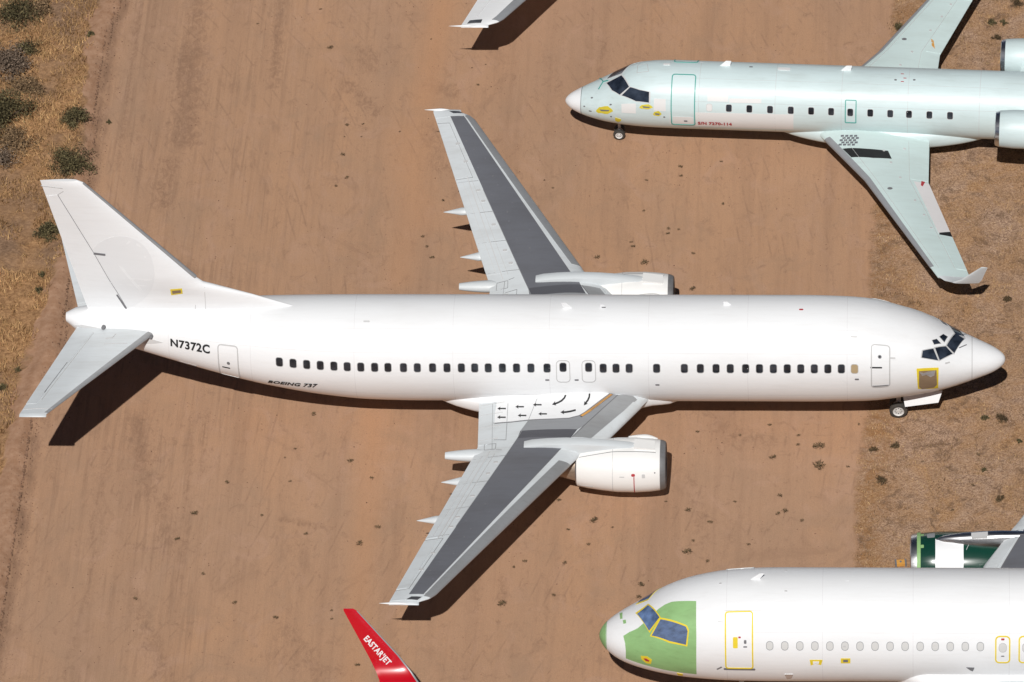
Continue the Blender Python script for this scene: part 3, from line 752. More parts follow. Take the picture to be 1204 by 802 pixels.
# --- horizontal stabilisers
def zl(px, py, z):
    o, d = px_ray_local(jet, px, py); t = (z - o.z) / d.z; p = o + d * t; return (p.x, p.y, p.z)
tanD = math.tan(R_(7)); HZ0 = 4.55
HSEC = [(0.25, 31.45, 34.75, HZ0 - .05, .10), (6.25, 35.32, 36.32, 5.22, .09)]
for sd in (1, -1):
    w_ = Wing(jet, sd, HSEC, 0.0, .5); mb = MB(); w_.mesh(mb, LGREY)
    hx = lambda y, f: (w_.at(y)[0] + (w_.at(y)[1] - w_.at(y)[0]) * f, y)
    w_.line(mb, [hx(.95, .73), hx(5.4, .62)], .016, SEAML); w_.line(mb, [hx(4.9, .72), hx(2.9, .76)], .025, SEAM)
    w_.line(mb, [hx(1.1, .42), hx(1.35, .42), hx(1.4, .50)], .02, SEAML); w_.line(mb, [hx(1.7, .14), hx(1.75, .45)], .02, SEAML)
    w_.line(mb, [hx(5.95, .02), hx(5.95, .98)], .02, SEAML)
    tip_cap(w_, mb, LGREY)
    st = mb.build('horizontal_stabiliser', jet)
    m = MB(); le_strip(w_, m, .75, 6.2, .07, .11, .06, LEGREY, .012); m.build('stabiliser_leading_edge', st)
    m = MB(); w_.patch(m, [hx(.9, .745), hx(5.6, .70), hx(5.6, .998), hx(.9, .998)], LGREY, .010, .3, True); m.build('elevator', st)
    m = MB()
    for x in (31.95, 33.75): 
        p, n = fu.PN(x, 1.15 * sd); tube(m, p, p + n * .14, .09, .07, SEAM, 8)
    m.build('stabiliser_seal_fitting', st)
    # dark seal plate where the stabiliser meets the hull
    m = MB(); skin(m, [(31.5, 0), (32.6, .10), (34.6, .04), (34.9, -.22), (32.2, -.22)], lambda u, v: fu.PN(u, (1.30 if u < 33 else 1.34) * sd - v * sd), OFFW, .01, .25, .02); m.build('stabiliser_seal_plate', st)

# --- landing gear
g = MB(); tube(g, (4.0, 0, 1.35), (4.0, 0, .36), .10, .075, STRUT); tube(g, (4.0, 0, .9), (3.1, 0, 1.3), .05, .05, STRUT); tube(g, (4.0, -.26, .34), (4.0, .26, .34), .045, .045, STRUT)
gear = g.build('nose_gear', jet)
for sd in (1, -1): wheel(gear, (4.0, .2 * sd, .345), .345, .19)
for sd in (1, -1):
    m = MB(); prism(m, [(3.85, .34 * sd, 1.3), (3.75, .52 * sd, .80), (2.5, .52 * sd, 1.02), (2.35, .34 * sd, 1.45)], (0, .03 * sd, 0), WHITE); m.build('gear_door', gear)
for sd in (1, -1):
    g = MB(); tube(g, (18.25, 2.6 * sd, 1.8), (18.25, 2.6 * sd, .5), .15, .11, STRUT); tube(g, (18.25, 2.2 * sd, .5), (18.25, 3.0 * sd, .5), .08, .08, STRUT); tube(g, (18.25, 2.6 * sd, .9), (18.3, 1.2 * sd, 1.4), .06, .06, STRUT)
    gr = g.build('main_gear', jet)
    for o_ in (-.42, .42): wheel(gr, (18.25, (2.6 + o_) * sd, .51), .51, .36)

# ================================================================== THE PALE GREEN REGIONAL JET (upper right)
crj = empty('regional_jet', (-17.234, 16.888, 0), -0.054, 'pale green regional jet with rear engines and raised winglets, nose to the left', 'regional jet', 'airliners stored on the dirt')
CT = [(0, 1.76, 1.74, .01, 1.75), (.06, 1.90, 1.62, .15, 1.75), (.2, 2.03, 1.48, .30, 1.76), (.45, 2.18, 1.34, .46, 1.78), (.8, 2.36, 1.21, .65, 1.83), (1.2, 2.55, 1.12, .83, 1.90), (1.6, 2.76, 1.05, .98, 1.98), (2.1, 3.05, .99, 1.12, 2.08),
 (2.6, 3.33, .95, 1.23, 2.17), (3.1, 3.49, .92, 1.29, 2.23), (3.7, 3.575, .91, 1.33, 2.25), (4.4, 3.60, .905, 1.345, 2.25), (18.0, 3.60, .905, 1.345, 2.25), (19.5, 3.58, 1.05, 1.30, 2.3), (21.5, 3.5, 1.5, 1.1, 2.5), (23.5, 3.38, 2.05, .75, 2.7), (25.2, 3.2, 2.6, .2, 2.9)]
fc = Fuse(crj, CT); mb = MB(); fc.mesh(mb, PALEG, nth=64)
hoop(mb, fc, .66, SEAM, -3.1, 3.1, .02)
for x in (5.4, 8.4, 11.0, 13.6, 16.4): hoop(mb, fc, x, SEAML, -2.4, 2.4, .012)
for t in (.4, 1.1): stringer(mb, fc, 4.6, 17.5, -t, SEAML, .012); stringer(mb, fc, 4.6, 17.5, t, SEAML, .012)
P9 = lambda *p: [(660 + x / 5.017, 50 + y / 5.017) for x, y in p]
px_patch(fc, P9((640, 412), (780, 412), (1370, 425), (1370, 512), (800, 492), (640, 480)), PALEP, 'x', off=.003, mb=mb)
px_patch(fc, P9((862, 305), (985, 300), (985, 350), (862, 345)), PALEP, 'x', off=.006, mb=mb)
px_patch(fc, P9((990, 330), (1180, 332), (1180, 358), (990, 355)), PALEP, 'x', off=.005, mb=mb)
px_patch(fc, P9((355, 362), (440, 360), (440, 418), (356, 414)), PALEP, 'x', off=.006, mb=mb)
px_patch(fc, P9((547, 330), (616, 333), (616, 405), (545, 402)), PALEP, 'x', off=.006, mb=mb)
mb.build('fuselage', crj)
V = []; ncap = MB()
for i, x in enumerate(np.linspace(.02, math.sqrt(.64), 12) ** 2):
    for t in np.linspace(0, 2 * math.pi, 41)[:-1]: p, n_ = fc.PN(x, t); V.append(p + n_ * .006)
ncap.add(V, grid_faces(12, 40, True) + [tuple(range(40))[::-1]], WHITE); ncap.build('nose_cap', crj)
m = MB()
for (x, y), (a_, b_) in (((255, 398), (48, 22)), ((500, 379), (38, 14)), ((566, 419), (24, 14))):
    px_patch(fc, P9(*[(x + a_ * (1 + .12 * math.sin(3 * t)) * math.cos(t), y + b_ * (1 + .15 * math.cos(5 * t)) * math.sin(t)) for t in np.linspace(0, 6.283, 17)[:-1]]), YDK, 'yellow_tape_patch', off=.010)
    m = MB(); px_patch(fc, P9((x - a_ * .6, y - 4), (x + a_ * .6, y), (x + a_ * .5, y + 6), (x - a_ * .4, y + 5)), SEAM, 'x', off=.022, mb=m); m.build('pitot_probe', crj)
px_patch(fc, P9((318, 442), (352, 452), (352, 462), (335, 468), (318, 460)), YDK, 'yellow_tape_patch', off=.010)
for poly in (P9((268, 240), (355, 195), (400, 262), (345, 308), (300, 282)), P9((357, 312), (407, 264), (460, 280), (518, 292), (517, 354), (440, 345))):
    for mir in (False, True):
        o = px_patch(fc, grow(poly, .12), OFFW, 'cockpit_window', off=.006, mirror=mir); m = MB(); px_patch(fc, poly, CGLASS, 'x', off=.014, mb=m, mirror=mir); m.build('pane', o)
m = MB(); px_stroke(fc, P9((222, 275), (248, 232), (228, 214)), .04, TEAL, m, .03); px_stroke(fc, P9((248, 232), (275, 225)), .04, TEAL, m, .03); m.build('windscreen_wiper', crj)
def cdoor(x0, x1, y0, y1, name, sg=1, **k):
    ym = (y0 + y1) / 2; xm = (x0 + x1) / 2; return door(fc, fc.hit(x0, ym)[0], fc.hit(x1, ym)[0], sg * fc.hit(xm, y0)[1], sg * fc.hit(xm, y1)[1], TEAL, PALEG, name=name, **k)
for sg in (1, -1):
    o, mp, W_, H_ = cdoor(788.6, 817.4, 87.3, 146.6, 'entry_door', sg, lw=.042, r=.13)
    if sg == 1:
        m = MB(); skin(m, rrect(.14, .08, .03, 2, .1, -H_ / 2 + .28), mp, SEAM, .016, .2, .01); m.build('door_handle', o)
        m = MB(); skin(m, rrect(W_ - .18, .42, .03, 2, 0, -H_ / 2 + .3), mp, PALEP, .010, .2, .01); m.build('step_panel', o)
    o, mp, W_, H_ = cdoor(993.3, 1007, 117.3, 144.5, 'overwing_exit', sg, lw=.04, r=.05)
T9 = float(np.mean([fc.hit(x, 127.2 + (x - 857) * .0345)[1] for x in (857, 930, 1000, 1070, 1117)]))
for x in (857, 881, 905.4, 929.8, 953.7, 977.2, 999.7, 1023.2, 1046.7, 1068.8, 1092.7, 1117):
    for sg in (1, -1): cabin_window(fc, fc.hit(x, 127.2 + (x - 857) * .0345)[0], sg * T9, .22, .30, .06, fr=.018, frame=OFFW, up=.014 if x == 999.7 else 0)
cabin_window(fc, fc.hit(834, 126.4)[0], T9, .20, .28, .06, pane=PALEP, fr=.02, frame=OFFW, lab='first cabin window masked over pale pink', blank=True)
a = fc.hit(840.5, 145.2); m = MB(); mp_ = fc.uv(*a); put_text(m, 'S/N 7270-114', .235, lambda u, v: mp_(u, v - u * .0), REDM, off=.022, bold=.010, sx=.94); m.build('serial_lettering', crj)
for px, py in ((852, 75.5), (994, 81)):
    a = fc.hit(px, py + 2); blade(fc, a[0], a[1], .42, .26, WHITE)
for px, py, w_, h_, mt, nm in ((784, 76, .28, .1, PALEP, 'antenna'), (922, 81.4, .5, .16, PALEP, 'antenna'), (883, 78.8, .14, .07, SEAM, 'vent'), (1053, 94, .1, .07, SEAM, 'vent'), (1075, 94, .1, .07, SEAM, 'vent'), (825, 73, .1, .07, OFFW, 'vent'), (696, 115, .09, .06, SEAM, 'vent'), (718, 123, .09, .06, SEAM, 'vent'), (687, 125, .07, .05, SEAM, 'vent'), (694, 130.5, .12, .05, SEAM, 'vent'), (781, 137.6, .08, .06, SEAM, 'vent'), (718.5, 137, .08, .06, SEAM, 'vent')):
    a = fc.hit(px, py); m = MB(); skin(m, rrect(w_, h_, min(w_, h_) * .4, 3), fc.uv(*a), mt, .03 if nm == 'antenna' else .01, .2, .04); m.build(nm, crj)
for px, py in ((1061, 87), (1064, 92), (1061, 96)): a = fc.hit(px, py); m = MB(); skin(m, rrect(.12, .03, .01, 2), fc.uv(*a), REDM, .01, .3); m.build('service_marking', crj)
m = MB(); px_stroke(fc, [(750, 77), (761, 75.5), (762.5, 84), (749, 86), (750, 77)], .02, SEAML, m, .008); m.build('escape_hatch', crj)
# root fairing
m = MB(); rings = []
for x in np.linspace(8.0, 17.2, 28):
    t = (x - 8.0) / 9.2; e = math.sin(math.pi * min(1, max(0, t))) ** .45 if 0 < t < 1 else 0.02; e = max(e, .05)
    rings.append([(x, 1.42 * e * math.copysign(abs(math.sin(a)) ** .7, math.sin(a)), 1.25 + .0 + (.62 if math.cos(a) > 0 else .58) * e * math.copysign(abs(math.cos(a)) ** .7, math.cos(a))) for a in np.linspace(0, 2 * math.pi, 33)[:-1]])
loft_rings(m, rings, PALEG); m.build('wing_fairing', crj)
CS = [(.6, 9.75, 14.42, 1.30, .13), (1.25, 10.2, 14.46, 1.35, .125), (4.05, 12.1, 14.58, 1.47, .12), (10.1, 15.27, 16.52, 1.72, .10)]
def surf_loft(mb, secs, mat, n=9):
    """secs: (LE point, TE point, thickness vector)"""
    rings = []
    for a, b, t in secs:
        a, b, t = Vector(a), Vector(b), Vector(t); r = []
        for k in range(n): f = (k / (n - 1)) ** 1.5; r.append(a.lerp(b, f) + t * thick(f) * 2)
        for k in range(n - 2, 0, -1): f = (k / (n - 1)) ** 1.5; r.append(a.lerp(b, f) - t * thick(f) * 2)
        rings.append(r)
    loft_rings(mb, rings, mat); return [p for r in rings for p in r], grid_faces(len(rings), len(rings[0]), True)
for sd in (-1, 1):
    w_ = Wing(crj, sd, CS, .012, .6); mb = MB(); w_.mesh(mb, PALEG2)
    if sd == -1: wcn = w_
    h9 = lambda x, y: wcn.hit(920 + x / 3.085, 120 + y / 3.085)
    w_.patch(mb, [h9(218, 170), h9(300, 170), h9(383, 178), h9(396, 206), h9(330, 203), h9(250, 201)], BLACK, .006)
    w_.line(mb, [fxy(1.6, w_, .80), fxy(4.05, w_, .70), fxy(9.6, w_, .66)], .012, SEAML)
    w_.line(mb, [fxy(1.6, w_, .16), fxy(4.05, w_, .16), fxy(9.6, w_, .2)], .010, SEAML)
    for f_, y in ((.5, 2.4), (.52, 3.1), (.56, 4.0), (.6, 5.4), (.62, 6.3), (.62, 7.1), (.74, 2.1)): w_.patch(mb, rrect(.1, .1, .04, 3, *fxy(y, w_, f_)), OFFW if y in (2.1,) else SEAML, .010)
    w_.patch(mb, [fxy(4.9, w_, .34 + .03 * math.cos(a)) if False else (fxy(4.75, w_, .28)[0] + .10 * math.cos(a), 4.75 + .07 * math.sin(a)) for a in np.linspace(0, 6.283, 11)[:-1]], SEAM, .010)
    if sd == 1:
        w_.patch(mb, [(fxy(4.6, w_, .80)[0] + dx, 4.6 + dy) for dx, dy in ((-.1, .3), (.0, .22), (.08, -.25), (-.05, -.1))], ORANGE, .010)
    wing = mb.build('wing', crj)
    m = MB(); le_strip(w_, m, 1.5, 4.05, .05, .085, .05, MGREY, .018); le_strip(w_, m, 4.05, 9.5, .085, .10, .05, MGREY, .018); m.build('leading_edge', wing)
    m = MB(); w_.patch(m, [fxy(1.45, w_, .83), fxy(4.0, w_, .72), fxy(4.0, w_, .998), fxy(1.45, w_, .998)], PALEG2, .010, .3, True); m.build('inboard_flap', wing)
    m = MB(); w_.patch(m, [fxy(4.15, w_, .76), fxy(7.4, w_, .72), fxy(7.4, w_, .997), fxy(4.15, w_, .997)], PINKF if sd < 0 else PALEG2, .010, .3, True); fl = m.build('outboard_flap', wing, label='pale pink outboard flap' if sd < 0 else None)
    m = MB(); w_.patch(m, [fxy(7.5, w_, .72), fxy(9.6, w_, .7), fxy(9.6, w_, .997), fxy(7.5, w_, .997)], PALEG2, .012, .3, True); m.build('aileron', wing)
    if sd < 0: m = MB(); w_.patch(m, [fxy(7.38, w_, .74), fxy(7.5, w_, .72), fxy(7.52, w_, 1.0), fxy(7.2, w_, 1.0)], BLACK, .016); m.build('flap_gap', wing)
    if sd > 0: fl = None
    m = MB(); q = fxy(4.25, w_, .88); w_.patch(m, [(q[0] - .05, q[1] - .2), (q[0] + .09, q[1] - .18), (q[0] + .02, q[1] + .15), (q[0] - .06, q[1] + .1)], REDM, .018); (m.build('flap_marking', fl) if fl else 0)
    # hatched walk grille by the root
    m = MB()
    for k in range(5):
        x0, y0 = 205 + k * 5, 118 + k * 9; 
        for j in range(4):
            xa = 212 + j * 16 - k * 2 + (8 if k % 2 else 0); ya = 121 + k * 8
            w_.patch(m, [h9(xa, ya), h9(xa + 11, ya - 1), h9(xa + 11, ya + 4.5), h9(xa, ya + 5.5)], DGREY, .012)
    m.build('walk_grille', wing)
    # winglet
    m = MB(); Y = lambda y: y * sd
    surf_loft(m, [((15.27, Y(10.08), 1.76), (16.52, Y(10.08), 1.74), (0, 0, .05)), ((15.55, Y(10.36), 1.79), (16.72, Y(10.36), 1.76), (0, -.01 * sd, .045)), ((15.85, Y(10.55), 1.88), (16.86, Y(10.52), 1.86), (0, -.035 * sd, .02)), ((16.2, Y(10.62), 2.1), (16.98, Y(10.60), 2.1), (0, -.035 * sd, .01)), ((16.94, Y(10.76), 2.84), (17.20, Y(10.76), 2.84), (0, -.02 * sd, .004))], LGREY); m.build('winglet', wing)
    # engine on the rear fuselage
    cc = (0, 2.28 * sd, 2.88)
    m = MB(); lathe_x(m, [(17.12, .58), (17.10, .61), (17.13, .66), (17.25, .71), (17.8, .755), (18.8, .76), (19.8, .70), (20.7, .56), (20.72, .52), (20.2, .5)], cc, PALEG, 40); en = m.build('engine', crj)
    m = MB(); lathe_x(m, [(17.5, .5), (17.2, .54), (17.09, .58), (17.075, .615), (17.10, .665), (17.26, .715)], cc, POLISH, 40); m.build('inlet_lip', en)
    m = MB(); lathe_x(m, [(17.5, .5), (17.52, .01)], cc, BLACK, 24, cap1=True); m.build('fan', en)
    m = MB(); prism(m, [(17.9, 1.2 * sd, 2.98), (20.2, 1.2 * sd, 2.98), (20.2, 1.75 * sd, 2.98), (17.9, 1.75 * sd, 2.98)], (0, 0, -.22), PALEG); m.build('pylon', en)
    m = MB(); tube(m, (13.2, 1.6 * sd, 1.4), (13.2, 1.6 * sd, .35), .09, .08, STRUT); mg = m.build('main_gear', crj)
    for o_ in (-.2, .2): wheel(mg, (13.2, (1.6 + o_) * sd, .37), .37, .22)
fr = Fin([(3.4, 20.4, 25.0, .2), (6.0, 23.4, 26.3, .12)]); m = MB(); fr.mesh(m, PALEG); m.build('vertical_fin', crj)
m = MB(); tube(m, (2.1, 0, 1.1), (2.1, 0, .28), .06, .05, STRUT); tube(m, (2.1, -.2, .23), (2.1, .2, .23), .035, .035, STRUT); ng = m.build('nose_gear', crj)
for sd in (1, -1): wheel(ng, (2.1, .16 * sd, .235), .235, .13)
m = MB(); prism(m, [(1.95, -.06, 1.12), (2.35, -.06, 1.05), (2.3, -.1, .78), (2.05, -.1, .8)], (0, -.02, 0), PALEG); m.build('gear_door', ng)

# ================================================================== THE GREEN-NOSED AIRLINER (lower right)
a32 = empty('airliner', (-14.595, -16.049, 0), 0.002, 'white airliner with green primer nose, yellow taped cockpit windows and dark green engine', 'airliner', 'airliners stored on the dirt')
AT = [(0, 3.32, 3.30, .01, 3.31), (.06, 3.54, 3.08, .23, 3.31), (.2, 3.72, 2.86, .45, 3.32), (.5, 3.96, 2.58, .74, 3.34), (.9, 4.2, 2.36, 1.0, 3.40), (1.3, 4.43, 2.22, 1.19, 3.46), (1.67, 4.66, 2.12, 1.33, 3.52), (2.2, 5.06, 2.0, 1.50, 3.62), (2.9, 5.42, 1.90, 1.68, 3.72), (3.7, 5.67, 1.84, 1.82, 3.80), (4.7, 5.86, 1.79, 1.92, 3.86), (5.7, 5.92, 1.78, 1.97, 3.9), (6.6, 5.93, 1.78, 1.985, 3.9), (24, 5.93, 1.78, 1.985, 3.9), (28, 5.9, 2.4, 1.7, 4.2), (32, 5.8, 3.5, 1.0, 4.7), (37, 5.3, 4.9, .2, 5.1)]
fa = Fuse(a32, AT); mb = MB(); fa.mesh(mb, WHITE)
hoop(mb, fa, .26, GREENP, -3.1, 3.1, .02)
V = []; 
nose_g = MB()
for i, x in enumerate(np.linspace(.02, math.sqrt(.245), 9) ** 2):
    for t in np.linspace(0, 2 * math.pi, 41)[:-1]: p, n_ = fa.PN(x, t); V.append(p + n_ * .008)
nose_g.add(V, grid_faces(9, 40, True) + [tuple(range(40))[::-1]], GREENP)
for x in (4.6, 8.0, 11.2, 14.6): hoop(mb, fa, x, SEAMX, -2.4, 2.4, .02)
for t in (.6, 1.0): stringer(mb, fa, 4.6, 22, -t, SEAMX)
Q = lambda *p: [(700 + x / 5.017, 650 + y / 5.017) for x, y in p]
gpoly = Q((165, 490), (200, 468), (250, 445), (300, 400), (340, 360), (375, 330), (410, 306), (450, 290), (520, 285), (595, 285), (596, 500), (597, 716), (480, 702), (400, 688), (290, 660), (180, 622), (180, 580), (176, 535))
px_patch(fa, gpoly, GREENP, 'x', off=.004, mb=mb)
px_patch(fa, Q((143, 358), (160, 352), (160, 388), (147, 392)), GREENP, 'x', mb=mb); px_patch(fa, Q((162, 398), (180, 395), (182, 416), (166, 419)), GREENP, 'x', mb=mb)
px_stroke(fa, Q((1100, 385), (1180, 350), (1260, 348)), .02, SEAMX, mb)
mb.build('fuselage', a32); nose_g.build('nose_cap', a32, label='green primer nose cap')
CWA = [Q((247, 362), (312, 309), (379, 381), (318, 460)), Q((333, 488), (386, 393), (535, 436), (545, 462), (535, 542), (440, 520))]
OUT = [Q((236, 356), (312, 300), (386, 381), (320, 472)), Q((322, 492), (380, 382), (541, 428), (553, 455), (543, 552), (440, 532))]
for poly, out in zip(CWA, OUT):
    for mir in (False, True):
        o = px_patch(fa, out, YEL, 'cockpit_window', off=.010, mirror=mir, shift=.34, lab='cockpit window edged with yellow tape'); m = MB(); px_patch(fa, poly, BGLASS if poly is CWA[0] else FILM, 'x', off=.020, mb=m, mirror=mir, shift=.34); m.build('pane', o)
def adoor(x0, x1, y0, y1, name, line, sg=1, **k):
    ym = (y0 + y1) / 2; xm = (x0 + x1) / 2; return door(fa, fa.hit(x0, ym)[0], fa.hit(x1, ym)[0], sg * fa.hit(xm, y0)[1], sg * fa.hit(xm, y1)[1], line, WHITE, name=name, **k)
for sg in (1, -1):
    o, mp, W_, H_ = adoor(852.2, 885.6, 718.5, 786, 'entry_door', YEL if sg > 0 else OFFW, sg, lw=.05, r=.12)
    if sg == 1:
        m = MB(); skin(m, rrect(.17, .42, .03, 2, -.13, .0), mp, YEL, .016, .2, .01); m.build('yellow_placard', o)
        m = MB(); skin(m, rrect(.09, .14, .03, 3, .22, .03), mp, SEAM, .016, .2, .01); m.build('door_handle', o); m = MB(); skin(m, rrect(.14, .05, .02, 2, .22, -.16), mp, SEAM, .016, .2, .01); m.build('door_vent', o)
        m = MB(); skin(m, rrect(.09, .06, .02, 2, .02, .2), mp, REDM, .016, .2, .01); m.build('door_marking', o)
        m = MB(); skin(m, rrect(W_ + .12, .10, .04, 3, 0, -H_ / 2 - .04), mp, SEAM, .012, .2, .01); m.build('door_sill', o)
    for a_, b_ in ((1170, 1188), (1197.5, 1215.5)):
        if fa.hit(b_, 763) is None: continue
        o, mp, W_, H_ = adoor(a_, b_, 747.5, 779.5, 'overwing_exit', YEL if sg > 0 else OFFW, sg, lw=.05, r=.16)
        m = MB(); ring_skin(m, rrect(.29, .37, .14, 5, 0, .10), rrect(.24, .32, .12, 5, 0, .10), mp, SEAML, .014); w2 = m.build('exit_window', o)
        m = MB(); skin(m, rrect(.24, .32, .12, 5, 0, .10), mp, BLANK, .012, .2, .02); m.build('window_blank', w2)
        if sg == 1:
            m = MB(); skin(m, rrect(.12, .04, .02, 2, 0, -.24), mp, SEAM, .016, .2, .01); skin(m, rrect(.12, .07, .02, 2, 0, .42), mp, REDM, .016, .2, .01); m.build('exit_marking', o)
TA = float(np.mean([fa.hit(x, 759.7)[1] for x in (905, 1000, 1100)]))
for k in range(15):
    x = fa.hit(905 + k * 17.69, 759.7)[0]
    for sg in (1, -1): cabin_window(fa, x, sg * TA, .22, .32, .11, fr=.02, frame=SEAM2, pane=BLANK, blank=True)
for pts, inner in ((Q((268, 607), (305, 610), (334, 630), (328, 655), (300, 650), (272, 626)), Q((285, 622), (300, 622), (320, 634), (316, 640), (298, 636))),):
    o = px_patch(fa, pts, YEL, 'probe_cover', off=.01); m = MB(); px_patch(fa, inner, REDM, 'x', off=.02, mb=m); m.build('probe', o)
R8 = lambda *p: [(680 + x / 2.298, 580 + y / 2.298) for x, y in p]
for pts in (R8((625, 450), (660, 450), (656, 464), (640, 460), (628, 465)), R8((709, 446), (735, 446), (735, 459), (709, 459))):
    o = px_patch(fa, pts, YEL, 'yellow_placard', off=.01)
    m = MB(); c_ = (sum(p[0] for p in pts) / len(pts), sum(p[1] for p in pts) / len(pts)); px_patch(fa, [(c_[0] + (p[0] - c_[0]) * .5, c_[1] + (p[1] - c_[1]) * .5) for p in pts], SEAM if pts[0][0] > 980 else WHITE, 'x', off=.02, mb=m); m.build('placard_mark', o)
m = MB(); px_patch(fa, Q((480, 708), (516, 714), (516, 724), (490, 722)), YEL, 'x', off=.012, mb=m); m.build('yellow_placard', a32)
m = MB(); px_stroke(fa, R8((378, 347), (392, 348)), .03, SEAML, m); px_stroke(fa, R8((376, 475), (386, 470)), .06, SEAM, m); px_stroke(fa, R8((395, 318), (493, 316)), .02, SEAML, m); m.build('service_marking', a32)
m = MB(); px_patch(fa, R8((557, 488), (580, 488), (575, 497), (563, 498)), FOIL, 'x', off=.03, mb=m); m.build('drain_mast', a32)
for px, py, L, h in ((887, 681, .42, .38), (872, 667.5, .25, .05), (995, 683, .3, .05)):
    a = fa.hit(px, py); blade(fa, a[0], a[1], L * .8, h * .75, WHITE, sweep=1.0)
for px, py in ((924, 671), (924, 695), (847, 686), (993, 760)):
    a = fa.hit(px, py); m = MB(); skin(m, rrect(.10, .06, .02, 2), fa.uv(*a), SEAML, .01, .3); m.build('vent', a32)
# belly fairing
m = MB(); rings = []
for x in np.linspace(10.3, 22, 60):
    t = (x - 10.3) / 11.7; e = min(1, (t / .12)) if t < .12 else (1 if t < .8 else max(.02, 1 - (t - .8) / .2)); e = math.sin(e * math.pi / 2) ** .6 if e > 0 else .02; e = max(e, .03)
    rings.append([(x, 2.12 * e * math.copysign(abs(math.sin(a)) ** .55, math.sin(a)), 2.45 + .98 * e * math.copysign(abs(math.cos(a)) ** .6, math.cos(a))) for a in np.linspace(0, 2 * math.pi, 41)[:-1]])
loft_rings(m, rings, WHITE); bf = m.build('wing_fairing', a32)
AS = [(.8, 12.2, 19.2, 2.35, .13), (2.0, 12.85, 19.1, 2.48, .13), (4.4, 13.75, 18.9, 2.72, .12), (6.4, 14.92, 18.8, 2.9, .115), (16.6, 20.85, 22.4, 3.85, .105)]
for sd in (-1, 1):
    w_ = Wing(a32, sd, AS, .012, .6); mb = MB(); w_.mesh(mb, LGREY)
    w_.patch(mb, [fxy(2.5, w_, .12), fxy(6.4, w_, .13), fxy(16, w_, .2), fxy(16, w_, .7), fxy(6.4, w_, .7), fxy(2.5, w_, .75)], DGREY, .006, .4)
    w_.line(mb, [fxy(2.5, w_, .12), fxy(6.4, w_, .13), fxy(16, w_, .2)], .04, SEAM)
    w_.line(mb, [fxy(5.9, w_, 0), fxy(5.95, w_, .12)], .03, SEAM)
    wing = mb.build('wing', a32)
    m = MB(); w_.patch(m, [fxy(2.6, w_, 0), fxy(6.4, w_, 0), fxy(16, w_, 0), fxy(16, w_, .18), fxy(6.4, w_, .11), fxy(2.6, w_, .09)], LGREY, .012, .3, True); m.build('slat', wing)
    m = MB(); w_.patch(m, [fxy(2.5, w_, .8), fxy(6.4, w_, .76), fxy(12, w_, .74), fxy(12, w_, .998), fxy(6.4, w_, .998), fxy(2.5, w_, .998)], LGREY, .012, .3, True); m.build('flap', wing)
    cc = (0, 5.75 * sd, 1.66)
    m = MB(); lathe_x(m, [(11.3, 1.04), (11.42, 1.08), (11.9, 1.13), (12.6, 1.15), (13.4, 1.13), (14.2, 1.05), (14.9, .9), (14.95, .86), (14.4, .84)], cc, DKGREEN, 48, 1.03, 1, .04); en = m.build('engine', a32)
    m = MB(); lathe_x(m, [(11.7, .8), (11.3, .86), (11.12, .92), (11.08, .98), (11.12, 1.03), (11.26, 1.065), (11.34, 1.075)], cc, POLISH, 48, 1.03, 1, .04); m.build('inlet_lip', en)
    m = MB(); lathe_x(m, [(11.33, 1.08), (11.34, 1.095), (11.46, 1.11), (11.47, 1.09)], cc, GREENP, 48, 1.03, 1, .04)
    m.build('primer_ring', en)
    m = MB(); lathe_x(m, [(11.7, .8), (11.72, .02)], cc, BLACK, 24, cap1=True); m.build('fan', en)
    m = MB(); lathe_x(m, [(14.4, .7), (15.2, .62), (15.9, .5), (15.9, .4)], cc, HOT, 28); m.build('exhaust_nozzle', en)
    def cp(x, a): r = np.interp(x, [11.3, 11.9, 12.6, 13.4, 14.2, 14.9], [1.06, 1.13, 1.15, 1.13, 1.05, .9]); return Vector((x, cc[1] + r * 1.03 * math.sin(a), cc[2] + r * math.cos(a))), Vector((0, math.sin(a), math.cos(a)))
    m = MB(); skin(m, [(12.0, .02), (13.02, .02), (13.02, -1.35), (12.0, -1.35)] if sd > 0 else [(12.0, -.02), (13.02, -.02), (13.02, 1.35), (12.0, 1.35)], lambda u, v: cp(u, v), WHITE, .02, .15, .02); m.build('cowl_panel', en, label='plain white panel covering the cowl')
    m = MB(); 
    for a0 in (.35, -.25, -1.1): skin(m, rrect(.12, .12, .02, 2, 11.52, a0), cp, GREENP, .012, .2, .02)
    skin(m, rrect(.28, .26, .03, 2, 11.84, .25), cp, MGREY, .012, .2, .02); m.build('cowl_latch', en)
    m = MB(); skin(m, stroke_poly([(13.08, -.02), (13.3, -.02), (13.12, -.4)], .015), cp, SEAML, .012, .2, .01); m.build('cowl_outline', en)
    # polished pylon and strake along the crown
    m = MB(); rings = []
    for x, zt, hw in ((12.0, 2.80, .03), (12.3, 2.95, .16), (12.9, 3.05, .25), (13.6, 3.12, .28), (14.4, 3.16, .27), (15.4, 3.16, .22)):
        rings.append([(x, cc[1] + hw * a_, 2.1 + (zt - 2.1) * b_) for a_, b_ in ((-1, 0), (-1, .6), (-.8, .9), (-.4, 1), (.4, 1), (.8, .9), (1, .6), (1, 0))])
    loft_rings(m, rings, POLISH); pl = m.build('pylon', en, smooth=60)
    m = MB(); prism(m, [(13.3, cc[1] - .20, 3.0), (13.3, cc[1] + .05, 3.0), (13.9, cc[1] + .05, 3.06), (13.9, cc[1] - .20, 3.06)], (0, 0, .10), OFFW); m.build('pylon_panel', pl)
    m = MB(); tube(m, (17.5, 3.8 * sd, 2.4), (17.5, 3.8 * sd, .6), .15, .12, STRUT); mg = m.build('main_gear', a32)
    for o_ in (-.46, .46): wheel(mg, (17.5, (3.8 + o_) * sd, .58), .58, .4)
